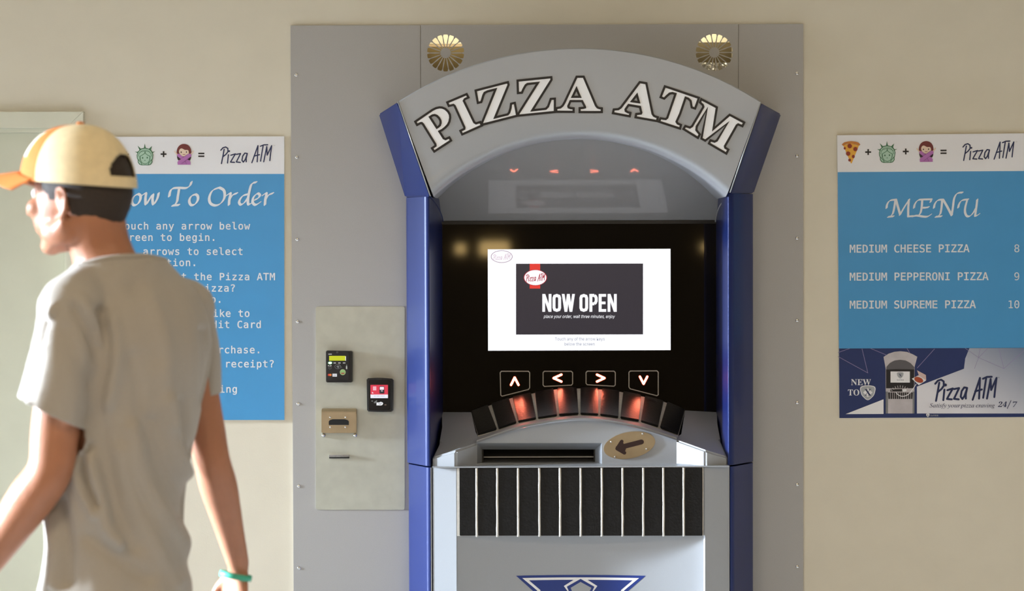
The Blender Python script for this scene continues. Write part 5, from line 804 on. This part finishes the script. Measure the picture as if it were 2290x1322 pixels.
g2('picture_light_field', [L6([(1015, 665), (1575, 452), (1590, 330), (1640, 207), (2338, 205), (2342, 985), (1015, 985)])], 1, mg)
g2('picture_triangle', [L8([(235, 1180), (875, 930), (875, 1178)])], 1, m_pw)
m_ln = mat('print_line', (150, 140, 180), .4, var=0)
d2('picture_lines', [q for st in ([(110, 140), (300, 72)], [(110, 210), (610, 485)], [(610, 485), (512, 78)], [(660, 72), (930, 185)], [(1272, 72), (1320, 150)], [(1735, 80), (1445, 400)]) for q in stroke(L8(st), 1.1)]+
   [q for st in ([(1590, 207), (1750, 320), (2050, 450)], [(1770, 207), (1745, 330), (1700, 450)], [(1860, 207), (1750, 320)], [(1990, 207), (2050, 450)], [(2050, 450), (2330, 200)]) for q in stroke(L6(st), .9)], 2, m_ln)
g2('lettering', text('NEW', 'bold', 1902.8, 861.5, 13.2, 44.5), 2, m_text)
g2('lettering', text('TO', 'bold', 1896, 884.5, 13.2, 26.5), 2, m_text)
def shield(cx, cy, w_, h_): return spline([(cx-w_, cy-h_*.78), (cx, cy-h_), (cx+w_, cy-h_*.78), (cx+w_*.93, cy+h_*.1), (cx+w_*.6, cy+h_*.6), (cx, cy+h_), (cx-w_*.6, cy+h_*.6), (cx-w_*.93, cy+h_*.1)], 3, True)
m_sh = mat('print_silver', (176, 180, 186), .4, var=.05); m_dk = mat('print_black', (30, 28, 32), .4, var=0); m_mg = mat('print_mid_grey', (96, 94, 98), .4, var=0)
g2('shield', [shield(1940.7, 878.6, 16.4, 16.6)], 2, m_pw); g2('shield', [shield(1940.7, 878.6, 14.8, 15.2)], 3, m_sh)
g2('shield_mark', [circ(1940.7, 878, 10.5, 10.5, 4)], 4, m_pw)
g2('shield_mark', text('X', 'bold', 1932.8, 884.8, 14.4, 15.8), 5, m_logo)
# little machine in the picture
gr1 = mat('print_grey_light', (196, 190, 194), .4, var=.08, scale=30)
g2('pictured_machine', [L8([(905, 380), (875, 215), (960, 160), (1060, 128), (1160, 118), (1270, 130), (1370, 170), (1445, 212), (1400, 380), (1395, 1170), (912, 1170), (912, 420)])], 2, gr1)
g2('pictured_hood', [L8([(925, 380), (985, 315), (1060, 275), (1155, 262), (1250, 275), (1330, 318), (1395, 385), (1395, 430), (920, 430)])], 3, m_mg)
d2('pictured_glass', [L8([(918, 425), (1395, 425), (1390, 745), (918, 745)])], 3, m_dk)
d2('pictured_screen', [L8([(993, 460), (1320, 460), (1320, 648), (993, 648)])], 4, m_pw)
g2('shield', [shield(*L8([(1157, 525)])[0], 7, 7.2)], 5, m_sh); g2('shield_mark', text('X', 'bold', 2009.7, 842.3, 6.2, 7.2), 6, m_logo)
g2('lettering', text('XAVIER', 'bold', 2005.6, 851, 2.1, 15.6), 5, m_logo)
d2('pictured_mouth', [L8([(990, 760), (1190, 755), (1190, 800), (990, 800)])], 3, m_dk)
d2('pictured_tiles', [L8([(952, 815), (1368, 815), (1362, 925), (958, 925)])], 3, m_dk)
d2('pictured_grout', [L8([(955+34.5*i-4, 815), (955+34.5*i+4, 815), (955+34.5*i+4, 925), (955+34.5*i-4, 925)]) for i in range(1, 12)]+[q for i in range(9) for a in [math.radians(-48+12*i)] for q in stroke(L8([(1157+215*math.sin(a), 905-210*math.cos(a)), (1157+180*math.sin(a), 905-172*math.cos(a))]), 1.3, caps=False)], 4, gr1)
d2('pictured_side', [L8([(912, 800), (950, 800), (950, 1170), (912, 1170)]), L8([(1368, 800), (1400, 800), (1396, 1170), (1365, 1170)])], 4, mat('print_edge_grey', (128, 130, 132), .4, var=0))
d2('pictured_swoosh', stroke(spline(L8([(1085, 815), (1130, 860), (1200, 880), (1290, 850), (1360, 770), (1425, 675)]), 5), 1.6)+[L8([(1190, 765), (1260, 755), (1265, 790), (1210, 805)])], 5, m_pw)
g2('pictured_box', [L8([(1352, 582), (1470, 520), (1440, 440), (1590, 520), (1597, 600), (1470, 692)])], 4, mat('print_pink', (216, 190, 186), .4, var=0))
g2('pictured_box', [L8([(1352, 582), (1475, 535), (1597, 610), (1470, 692)])], 5, m_pw)
g2('pictured_pizza', [circ(*L8([(1470, 602)])[0], 10.5, 6, 16, .35)], 6, mat('print_pizza', (176, 76, 46), .4, var=.2, scale=400))
for k_ in (0, 1): d2('brand_lettering', logo(2091.5, 842.8, 1.205, 1.28, 4.4, k_), 3, m_logo)
g2('lettering', text('TM', 'sans', 2230.5, 845.5, 2.0, 4.5), 3, m_logo)
g2('lettering', text('Satisfy', 'italic', 2079, 911.3, 9.0, 38), 3, m_logo)
g2('lettering', text('your', 'italic', 2120.5, 911.3, 9.0, 27), 3, m_logo); g2('lettering', text('pizza', 'italic', 2149.5, 911.3, 9.0, 30), 3, m_logo)
g2('lettering', text('craving', 'italic', 2182.6, 911.3, 9.0, 42), 3, m_logo)
g2('lettering', text('24', 'bold', 2231, 910.5, 11.5, 20, shear=.2), 3, m_logo); g2('lettering', text('7', 'bold', 2262, 910.5, 11.5, 11, shear=.2), 3, m_logo)
d2('lettering', stroke([(2252.5, 914), (2261, 896)], 1.4), 3, m_logo)
g2('shield', [shield(2075, 929, 3.6, 3.9)], 2, m_pw); g2('shield_mark', text('X', 'bold', 2072.8, 931.2, 4, 4.4), 3, m_logo); g2('lettering', text('XAVIER', 'bold', 2080.5, 931, 3.2, 18), 2, m_sh)
# ------------------------------------------------------------------ the man walking past
PY = -2.42
def Q(px, py, y=PY): return W(px, py, y)
LT = Vector((-.73, -.68, 0)).normalized(); FT = Vector((-.68, .73, 0)).normalized(); UP = Vector((0, 0, 1))
def ell(bm, c, ax, n=20, m=14):
    r = bmesh.ops.create_uvsphere(bm, u_segments=n, v_segments=m, radius=1)
    for v in r['verts']: v.co = c+ax[0]*v.co.x+ax[1]*v.co.y+ax[2]*v.co.z
def limb(bm, pts, k=4, n=18, side=None):
    """pts: (centre, ra, rb); ra along side vector, rb along the other"""
    L = [(*p[0], p[1], p[2]) for p in pts]; L = spline(L, k)
    C = [Vector(q[:3]) for q in L]; N = len(C); rings = []
    for i in range(N):
        d = (C[min(i+1, N-1)]-C[max(i-1, 0)]).normalized()
        s = side if side is not None else Vector((1, 0, 0))
        b = d.cross(s).normalized(); a = b.cross(d).normalized()
        def ring(c, f): return [c+(a*L[i][3]*math.cos(t)+b*L[i][4]*math.sin(t))*f for t in [2*math.pi*j/n for j in range(n)]]
        if i == 0:
            r = min(L[i][3], L[i][4]); rings += [ring(C[0]-d*r*.98, .12), ring(C[0]-d*r*.8, .6), ring(C[0]-d*r*.45, .89)]
        rings.append(ring(C[i], 1))
        if i == N-1:
            r = min(L[i][3], L[i][4]); rings += [ring(C[i]+d*r*.45, .89), ring(C[i]+d*r*.8, .6), ring(C[i]+d*r*.98, .12)]
    V = [[bm.verts.new(p) for p in r] for r in rings]
    for i in range(len(V)-1):
        for j in range(n): bm.faces.new((V[i][j], V[i][(j+1) % n], V[i+1][(j+1) % n], V[i+1][j]))
    bm.faces.new(V[0][::-1]); bm.faces.new(V[-1])
def remesh(bm, vox, smooth=6):
    bmesh.ops.recalc_face_normals(bm, faces=list(bm.faces))
    me = bpy.data.meshes.new('t'); bm.to_mesh(me); bm.free(); o = bpy.data.objects.new('t', me); COL.objects.link(o)
    m_ = o.modifiers.new('r', 'REMESH'); m_.mode = 'VOXEL'; m_.voxel_size = vox; m_.use_smooth_shade = True
    if smooth: s = o.modifiers.new('s', 'SMOOTH'); s.iterations = smooth; s.factor = .5
    dg = bpy.context.evaluated_depsgraph_get(); out = bpy.data.meshes.new_from_object(o.evaluated_get(dg))
    bpy.data.objects.remove(o); bpy.data.meshes.remove(me); b2 = bmesh.new(); b2.from_mesh(out); bpy.data.meshes.remove(out); return b2
# head frame
HF = Vector((-.935, .355, -.03)).normalized(); HL = UP.cross(HF).normalized(); HU = HF.cross(HL).normalized()
HC = Q(181, 434, PY)
def h(f, l, u): return HC+HF*f+HL*l+HU*u
def hax(a, b, c): return [HF*a, HL*b, HU*c]
skin_bm = bmesh.new()
B = skin_bm
ell(B, h(-.004, 0, .016), hax(.096, .077, .104)); ell(B, h(.028, 0, -.02), hax(.068, .066, .088)); ell(B, h(.046, 0, -.066), hax(.046, .048, .05))
ell(B, h(.073, 0, -.102), hax(.021, .026, .019)); ell(B, h(.086, 0, -.062), hax(.018, .026, .019))            # chin, muzzle
ell(B, h(.099, 0, -.058), hax(.009, .020, .0055)); ell(B, h(.096, 0, -.070), hax(.009, .018, .006))            # lips
limb(B, [(h(.094, 0, .016), .008, .008), (h(.110, 0, -.012), .008, .009), (h(.1215, 0, -.032), .0095, .0095)], side=HL)  # nose
for s in (-1, 1):
    ell(B, h(.106, s*.011, -.034), hax(.011, .008, .008)); ell(B, h(.078, s*.036, -.026), hax(.024, .024, .022)); ell(B, h(.088, s*.03, .026), hax(.014, .024, .009))
    ell(B, h(.020, s*.055, -.076), hax(.040, .016, .028))                                                        # jaw corner
    e = lambda f, l, u: h(f, s*l, u-.010)                                                                             # ear
    limb(B, [(e(.006, .076, -.006), .0045, .0045), (e(.002, .083, .014), .005, .005), (e(-.012, .088, .019), .005, .005), (e(-.022, .090, .004), .005, .005), (e(-.018, .087, -.022), .0055, .0055), (e(-.006, .080, -.038), .008, .007)], n=10)
    ell(B, e(-.006, .078, -.010), hax(.014, .007, .024))
for s in (-1, 1):
    ell(B, h(.052, s*.028, -.045), hax(.040, .030, .048))
    limb(B, [(h(.0, s*.060, -.060), .018, .020), (h(.035, s*.045, -.086), .017, .018), (h(.070, s*.014, -.103), .015, .016)], n=12)
# neck, trunk, arms, legs of one continuous body
NB = Q(243, 606, PY+.0)
limb(B, [(h(-.026, 0, -.045), .066, .062), (Q(222, 545), .062, .060), (Q(236, 590), .066, .064), (Q(250, 640), .085, .075)], side=HL)
TR = [(620, 254, .085, .075), (665, 270, .14, .095), (720, 288, .165, .112), (800, 297, .170, .120), (950, 281, .152, .112), (1100, 264, .142, .108), (1250, 258, .148, .118), (1322, 258, .160, .128), (1400, 258, .166, .136)]
limb(B, [(Q(px, py), a-(.016 if py < 1150 else .036), b-(.016 if py < 1150 else .036)) for py, px, a, b in TR[:-1]], side=LT, n=28)
LS, RS = Q(158, 694, -2.53), Q(412, 700, -2.28)
LE, LW_ = Q(112, 1052, -2.56), Q(-58, 1300, -2.52)
RE, RW = Q(474, 1030, -2.26), Q(533, 1262, -2.13)
for a, b_, c_ in ((NB, LS, 1), (NB, RS, 1)): limb(B, [(a, .05, .05), (a.lerp(b_, .6), .05, .05), (b_, .052, .052)])
limb(B, [(LS, .049, .049), (LS.lerp(LE, .35), .048, .048), (LS.lerp(LE, .75), .0475, .0475), (LE, .044, .045), (LE.lerp(LW_, .25), .046, .046), (LE.lerp(LW_, .6), .038, .038), (LW_, .027, .030)])
limb(B, [(RS, .045, .045), (RS.lerp(RE, .35), .042, .042), (RS.lerp(RE, .75), .040, .042), (RE, .038, .040), (RE.lerp(RW, .25), .040, .040), (RE.lerp(RW, .6), .032, .033), (RW, .0235, .027)])
def hand(wr, d, nrm, side, curl):
    """d: along the fingers, nrm: palm normal (curl direction), side: towards the thumb"""
    d = d.normalized(); side = (side-d*side.dot(d)).normalized(); nrm = d.cross(side).normalized()*(1 if d.cross(side).dot(nrm) > 0 else -1)
    limb(B, [(wr, .024, .021), (wr+d*.03, .034, .017), (wr+d*.062, .042, .016), (wr+d*.088, .041, .013)], side=side, n=14)
    for i, (o, ln) in enumerate(((.031, .070), (.0105, .078), (-.0105, .072), (-.031, .056))):
        p = wr+d*(.088 if i in (1, 2) else .083)+side*o; dd = d.copy(); P = [(p-d*.012, .0086, .0086), (p, .0086, .0086)]
        for j, f in enumerate((.45, .31, .24)):
            a = curl*(.55+.45*j); dd = (d*math.cos(a)+nrm*math.sin(a)).normalized(); p = p+dd*ln*f; P.append((p, .0080-.0008*j, .0080-.0008*j))
        limb(B, P, k=3, n=10, side=side)
    t0 = wr+d*.025+side*.026; t1 = t0+(d*.75+side*.62+nrm*.25).normalized()*.038; t2 = t1+(d*.93+side*.12+nrm*.38).normalized()*.03; t3 = t2+(d*.9+side*-.1+nrm*.45).normalized()*.024
    limb(B, [(t0, .013, .013), (t1, .0105, .0105), (t2, .0095, .0095), (t3, .0078, .0078)], k=3, n=10, side=nrm)
hand(LW_+(LW_-LE).normalized()*.01, (LW_-LE)*1+Vector((0, 0, -.05)), Vector((.6, .6, 0)), FT+UP*.3, .55)
hand(RW+Vector((.0, .0, -.006)), Vector((-.10, .10, -1)), Vector((-.7, -.5, 0)), FT, .75)
HIP = Q(258, 1400, PY)
HIP.z = .93
legs = {}
for nm, s, fk, fa in (('l', 1, .16, .30), ('r', -1, -.02, -.34)):
    hip = HIP+LT*.070*s; knee = HIP+LT*.08*s+FT*fk; knee.z = .50; ank = HIP+LT*.09*s+FT*fa; ank.z = .095 if s == 1 else .13
    legs[nm] = (hip, knee, ank)
    limb(B, [(hip, .070, .072), (hip.lerp(knee, .5), .068, .070), (knee, .053, .055), (knee.lerp(ank, .3), .055, .055), (ank, .036, .038)], side=LT)
    limb(B, [(ank, .034, .036), (ank+Vector((0, 0, -.04))+FT*.02, .036, .034), (ank+Vector((0, 0, -.055))+FT*.11, .040, .024)], side=LT)
body_bm = remesh(B, .0045, 8)
m_skin = mat('skin', (172, 118, 90), .48, var=.05, scale=30, bump=.05, bscale=500, sub=.12)
person = bobj('person', body_bm, m_skin, None, True)
tag(person, 'young man walking left in orange and cream cap and light grey T-shirt', 'person')
# clothing and hair
SH = bmesh.new()
limb(SH, [(Q(px, py), a, b) for py, px, a, b in TR[1:]]+[(Q(258, 1460), .172, .142)], side=LT, n=32)
limb(SH, [(Q(252, 628), .092, .082), (Q(262, 660), .12, .09)], side=LT, n=28)
limb(SH, [(Q(246, 612), .075, .07), (Q(248, 628), .085, .078)], side=LT, n=28)
for a, b_, r in ((Q(238, 628), Q(158, 690, -2.53), .066), (Q(262, 622), Q(412, 690, -2.28), .063)): limb(SH, [(a, .055, .055), (a.lerp(b_, .55), .06, .06), (b_, r, r)])
LSl = [Q(158, 694, -2.53), Q(143, 790, -2.545), Q(119, 900, -2.555), Q(104, 975, -2.56)]
RSl = [Q(412, 700, -2.28), Q(432, 790, -2.27), Q(441, 880, -2.265), Q(446, 955, -2.26)]
limb(SH, [(LSl[0], .063, .066), (LSl[1], .064, .070), (LSl[2], .066, .074), (LSl[3], .067, .075)])
limb(SH, [(RSl[0], .058, .058), (RSl[1], .054, .054), (RSl[2], .049, .050), (RSl[3], .049, .049)])
sb = remesh(SH, .0050, 8)
kill = []
ln = (LSl[2]-LSl[1]).normalized(); rn = (RSl[2]-RSl[1]).normalized()
lcut = Q(116, 924, -2.555); rcut = Q(442, 884, -2.265); ln2 = (ln+Vector((-.30, 0, 0))).normalized()
TZ = [(Q(px, py), a_, b_) for py, px, a_, b_ in TR]
def outside(p, k=1.03):
    for (c0, a0, b0), (c1, a1, b1) in zip(TZ, TZ[1:]):
        if c1.z <= p.z <= c0.z:
            t = (c0.z-p.z)/(c0.z-c1.z); c = c0.lerp(c1, t); a_ = a0+(a1-a0)*t; b_ = b0+(b1-b0)*t; d = p-c
            return (d.dot(LT)/a_)**2+(d.dot(FT)/b_)**2 > k*k
    return True
def cutreg(bm, co, no, p0, p1, rad):
    ax_ = (p1-p0).normalized()
    def ins(p): q = p-p0; return (q-ax_*q.dot(ax_)).length < rad and q.dot(ax_) < (p1-p0).length+.12 and outside(p)
    gf = [f for f in bm.faces if ins(f.calc_center_median()) and abs((f.calc_center_median()-co).dot(no)) < .03]
    ge = list({e for f in gf for e in f.edges}); gv = list({v for f in gf for v in f.verts})
    bmesh.ops.bisect_plane(bm, geom=gv+ge+gf, plane_co=co, plane_no=no)
    bmesh.ops.delete(bm, geom=[f for f in bm.faces if (f.calc_center_median()-co).dot(no) > 1e-5 and ins(f.calc_center_median())], context='FACES')
cutreg(sb, lcut, ln2, LSl[2], LSl[3], .105)
cutreg(sb, rcut, rn, RSl[2], RSl[3], .085)
g = list(sb.verts)+list(sb.edges)+list(sb.faces)
hz = .80; bmesh.ops.bisect_plane(sb, geom=g, plane_co=(0, 0, hz), plane_no=(0, 0, -1), clear_outer=True)
# collar opening: cut a tilted oval round the neck
nc = Q(241, 588); nn = (Vector((-.25, .25, 1))).normalized()
co_ = nc+nn*-.012; gf = [f for f in sb.faces if (f.calc_center_median()-nc).length < .115]
bmesh.ops.bisect_plane(sb, geom=list({v for f in gf for v in f.verts})+list({e for f in gf for e in f.edges})+gf, plane_co=co_, plane_no=nn)
bmesh.ops.delete(sb, geom=[f for f in sb.faces if (f.calc_center_median()-co_).dot(nn) > 1e-5 and (f.calc_center_median()-nc).length < .125], context='FACES')
sb.verts.ensure_lookup_table()
for v in [v for v in sb.verts if not v.link_faces]: sb.verts.remove(v)
sb.normal_update()
# cloth folds as real relief: ridges (+) and valleys (-) following pulls in the fabric
FOLDS = [([(226, 700), (240, 770), (226, 850), (214, 930)], -.013, 9), ([(246, 720), (258, 800), (240, 900)], .006, 12), ([(165, 690), (195, 740), (222, 800)], -.005, 9), ([(185, 680), (215, 730), (240, 790)], .004, 9),
         ([(150, 740), (170, 800), (200, 860)], -.003, 14), ([(182, 985), (205, 1045), (226, 1120), (238, 1180), (265, 1215)], .011, 8), ([(196, 1000), (190, 1060), (212, 1130)], -.010, 8), ([(166, 1035), (185, 1090), (212, 1150)], .010, 7),
         ([(225, 960), (240, 1040), (262, 1140), (300, 1220)], -.005, 12), ([(300, 960), (310, 1040), (345, 1120), (425, 1230)], .006, 13), ([(340, 950), (352, 1020), (385, 1090), (430, 1160)], -.006, 12), ([(375, 900), (392, 980), (420, 1060)], .006, 11),
         ([(405, 900), (415, 970), (432, 1040)], -.005, 8), ([(330, 680), (360, 760), (372, 860), (385, 940)], .004, 16), ([(300, 640), (330, 700), (350, 800)], -.003, 14), ([(455, 740), (462, 800), (458, 900)], -.009, 6), ([(270, 1010), (285, 1080), (330, 1190), (400, 1300)], .004, 12),
         ([(120, 690), (98, 780), (62, 900)], .007, 5), ([(112, 720), (88, 810), (62, 895)], -.008, 6), ([(140, 1120), (152, 1200), (150, 1300)], -.007, 9), ([(115, 1150), (125, 1230), (118, 1310)], .006, 9), ([(300, 800), (310, 880), (318, 960)], -.003, 12), ([(200, 1200), (260, 1250), (330, 1290)], -.004, 12)]
FS = [(spline(p, 11), a*2.3, w_, (min(q[0] for q in p)-3*w_, max(q[0] for q in p)+3*w_, min(q[1] for q in p)-3*w_, max(q[1] for q in p)+3*w_)) for p, a, w_ in FOLDS]
for v in sb.verts:
    n_ = v.normal
    if n_.dot(CAM-v.co) < -.2: 
        v.co += n_*noise.noise(v.co*Vector((14, 14, 5)) if False else Vector((v.co.x*14, v.co.y*14, v.co.z*5)))*.006; continue
    x, y = to_px(v.co); d = 0
    for P, a, w_, bx in FS:
        if not (bx[0] < x < bx[1] and bx[2] < y < bx[3]): continue
        m2 = min((x-q[0])**2+(y-q[1])**2 for q in P)
        if m2 < w_*w_*9: d += a*math.exp(-m2/(2*w_*w_))
    d += noise.noise(Vector((v.co.x*13+4, v.co.y*13, v.co.z*5)))*.009
    v.co += n_*max(-.0095, min(.016, d))
coll_pts = [v.co.copy() for v in sb.verts if v.is_boundary and (v.co-nc).length < .13 and v.co.z > nc.z-.07]
m_shirt = mat('grey_jersey', (164, 158, 150), .85, var=.05, scale=500, bump=.12, bscale=900, sheen=.2)
sh = bobj('shirt', sb, m_shirt, person, True, False)
so = sh.modifiers.new('cloth', 'SOLIDIFY'); so.thickness = .003; so.offset = 0
sm = sh.modifiers.new('s', 'SMOOTH'); sm.iterations = 2
# ribbed collar
bl_ = {}
for v in coll_pts: bl_.setdefault(int((math.atan2((v-nc).dot(FT), (v-nc).dot(LT))+math.pi)/(2*math.pi)*36) % 36, []).append(v)
ring = [sum(bl_[k], Vector())/len(bl_[k]) for k in sorted(bl_)]
ring = [(ring[i-1]+ring[i]*2+ring[(i+1) % len(ring)])/4 for i in range(len(ring))]
v, f = tube(ring, .0062, 8, True); mobj('collar', v, f, m_shirt, person, True)
# trousers and shoes
TB = bmesh.new(); limb(TB, [(Q(258, 1275), .134, .102), (Q(258, 1340), .140, .108), (Q(258, 1420), .140, .110)], side=LT, n=24)
for nm, (hip, knee, ank) in legs.items(): limb(TB, [(hip+UP*-.04, .078, .080), (hip.lerp(knee, .5), .084, .086), (knee, .072, .074), (knee.lerp(ank, .5), .066, .07), (ank+Vector((0, 0, .01)), .056, .06)], side=LT)
bobj('trousers', remesh(TB, .009, 6), mat('trouser_cloth', (92, 88, 82), .85, var=.1, bump=.1), person, True)
for nm, (hip, knee, ank) in legs.items():
    SB = bmesh.new(); limb(SB, [(Vector((ank.x, ank.y, .075))-FT*.02, .040, .048), (Vector((ank.x, ank.y, .052))+FT*.05, .044, .042), (Vector((ank.x, ank.y, .042))+FT*.13, .048, .034), (Vector((ank.x, ank.y, .040))+FT*.19, .040, .028)], side=LT)
    if nm == 'r':
        for v_ in SB.verts: v_.co += Vector((0, 0, .02))*max(0, -(v_.co-ank).dot(FT)*6+.6)
    s_ = bobj('shoe', remesh(SB, .006, 3), mat('shoe_leather', (210, 208, 202), .5, var=.05), person, True)
    zmin = min(v_.co.z for v_ in s_.data.vertices)
    for v_ in s_.data.vertices: v_.co.z = v_.co.z-zmin if (nm == 'l') else max(.0, v_.co.z-zmin)
# hair shell
HB = bmesh.new(); bmesh.ops.create_uvsphere(HB, u_segments=72, v_segments=54, radius=1)
for v_ in HB.verts:
    n_ = v_.co.copy(); f_, l_, u_ = n_.x*.1025, n_.y*.084, n_.z*.118
    if u_ < -.01 and f_ < -.02: l_ *= 1-.10*min(1, (-.01-u_)/.06); f_ *= 1+.02
    v_.co = Vector((f_-.006, l_, u_+.014))
def zlow(f_):
    P = [(-.12, -.092), (-.06, -.096), (-.035, -.078), (-.018, -.045), (-.004, -.004), (.006, -.022), (.028, -.014), (.046, .004), (.056, .03), (.2, .06)]
    for (a, b1), (c, d1) in zip(P, P[1:]):
        if a <= f_ <= c: return b1+(d1-b1)*(f_-a)/(c-a)
    return 1
bmesh.ops.delete(HB, geom=[v_ for v_ in HB.verts if v_.co.z < zlow(v_.co.x)+.004*noise.noise(v_.co*90)], context='VERTS')
for v_ in HB.verts:
    fl = v_.co.copy(); k = 1+.012*noise.noise(fl*120); edge = fl.z-zlow(fl.x)
    if edge < .02: k -= .055*(1-edge/.02)
    v_.co = h(fl.x*k, fl.y*k, fl.z*k)
hr = bobj('hair', HB, mat('dark_brown_hair', (46, 34, 26), .6, var=.35, scale=400, bump=.8, bscale=600), person, True)
# eyes and brows
for s in (-1, 1):
    eb = bmesh.new(); bmesh.ops.create_uvsphere(eb, u_segments=14, v_segments=10, radius=.0115)
    for v_ in eb.verts: v_.co += h(.0815, s*.031, .004)
    ey = bobj('eye', eb, mat('eye_white', (226, 220, 214), .2, var=0), person, True)
    ib = bmesh.new(); bmesh.ops.create_uvsphere(ib, u_segments=10, v_segments=6, radius=.0055)
    for v_ in ib.verts: v_.co = h(.0815, s*.031, .004)+HF*(v_.co.x*.5+.0098)+HL*v_.co.y+HU*v_.co.z
    bobj('iris', ib, mat('iris', (58, 44, 34), .2, var=0), ey, True)
    v, f = tube([h(.102, s*.014, .022), h(.102, s*.03, .028), h(.09, s*.047, .024)], .0032, 6); mobj('eyebrow', v, f, MATS['dark_brown_hair'], person, True)
# cap
CB = bmesh.new(); NU, NV = 128, 46; grid = []
def rimz(f_, l_): return .019+.11*f_
def capp(a, t):      # a azimuth from the front, t 0 rim .. 1 top
    ca_, sa_ = math.cos(a), math.sin(a); rf = .112+.020*max(0, ca_)
    f0, l0 = rf*ca_, .094*sa_; z0 = rimz(f0, l0); th = t*math.pi/2
    fl, ll = f0*math.cos(th)**.92-.004, l0*math.cos(th)**.92; zz = z0+(.138-z0)*math.sin(th)
    if ca_ > 0: zz += .006*ca_*math.sin(2*th)
    return fl, ll, zz
for j in range(NV+1):
    row = []
    for i in range(NU):
        fl, ll, zz = capp(2*math.pi*i/NU, min(.985, j/NV)); row.append(CB.verts.new(h(fl, ll, zz)))
    grid.append(row)
top = CB.verts.new(h(-.004, 0, .1385))
for j in range(NV):
    for i in range(NU):
        a = 2*math.pi*(i+.5)/NU; da = abs(abs(a-math.pi)); t = (j+.5)/NV
        tt = (t-.10)/.25
        if 0 < tt < 1 and da < .56*math.sqrt(max(0, 1-tt*tt)): continue        # rear opening
        fc = CB.faces.new((grid[j][i], grid[j][(i+1) % NU], grid[j+1][(i+1) % NU], grid[j+1][i]))
        aa = min(a, 2*math.pi-a)
        fc.material_index = 1 if aa < 1.12 else 0
        if aa < .70 and .25 < t < .62: fc.material_index = 2
for i in range(NU):
    fc = CB.faces.new((grid[NV][i], grid[NV][(i+1) % NU], top)); a = 2*math.pi*(i+.5)/NU; fc.material_index = 1 if min(a, 2*math.pi-a) < 1.12 else 0
m_capc = mat('cream_cotton', (228, 210, 170), .85, var=.05, scale=60, bump=.25, bscale=160); m_capo = mat('orange_cotton', (214, 124, 52), .85, var=.06, scale=60, bump=.25, bscale=160); m_capw = mat('cap_patch', (238, 226, 210), .8, var=.03)
cap = bobj('cap', CB, [m_capc, m_capo, m_capw], person, True)
so = cap.modifiers.new('cloth', 'SOLIDIFY'); so.thickness = .0025; so.offset = 0
BB = bmesh.new(); rows_ = []
for j in range(9):
    row = []
    for i in range(25):
        a = -1.05+2.1*i/24; f0, l0, z0 = capp(a, 0.0); e = j/8
        ext = .078*math.cos(a*.92)**.8
        row.append(BB.verts.new(h(f0+ext*e+.001, l0*(1+.02*e), z0+.006-.026*(l0/.08)**2*(.5+.5*e)-.006*e+.012)))
    rows_.append(row)
for j in range(8):
    for i in range(24): BB.faces.new((rows_[j][i], rows_[j][i+1], rows_[j+1][i+1], rows_[j+1][i]))
br_ = bobj('brim', BB, [m_capo, mat('brim_underside', (60, 50, 52), .9, var=.05)], cap, True)
so = br_.modifiers.new('cloth', 'SOLIDIFY'); so.thickness = .0035; so.offset = 0
bt = bmesh.new(); bmesh.ops.create_uvsphere(bt, u_segments=12, v_segments=8, radius=.0085)
for v_ in bt.verts: v_.co = h(-.004+v_.co.x, v_.co.y, .141+v_.co.z*.5)
bobj('button', bt, m_capo, cap, True)
for a0, mm in ((1.12, m_capc), (-1.12, m_capc), (1.9, m_capc), (-1.9, m_capc), (0, m_capo)):
    P = [h(*[q*(1.006 if k < 2 else 1) for k, q in enumerate(capp(a0 % (2*math.pi), t/20*.97))]) for t in range(21)]
    v, f = tube(P, .0011, 5); mobj('panel_seam', v, f, mm, cap, True)
# wristband
ax = (RE-RW).normalized(); wc = Q(527, 1288, -2.135); u1 = Vector((1, 0, -.20)).normalized(); u2 = Vector((0.05, 1, -.12)).normalized()
vs = []; fs = []; nn_ = 40; wn = u1.cross(u2).normalized()
if wn.z < 0: wn = -wn
for i in range(nn_):
    t = 2*math.pi*i/nn_; c_ = wc+u1*.0335*math.cos(t)+u2*.031*math.sin(t); o_ = (u1*math.cos(t)+u2*math.sin(t))
    for a, b_ in ((-.0012, -.0062), (.0012, -.0062), (.0016, 0), (.0012, .0062), (-.0012, .0062)): vs.append(c_+o_*a+wn*b_)
for i in range(nn_):
    for j in range(5): k = (i+1) % nn_; fs.append((i*5+j, i*5+(j+1) % 5, k*5+(j+1) % 5, k*5+j))
mobj('wristband', vs, fs, mat('teal_rubber', (66, 178, 150), .5, var=.03), person, True)
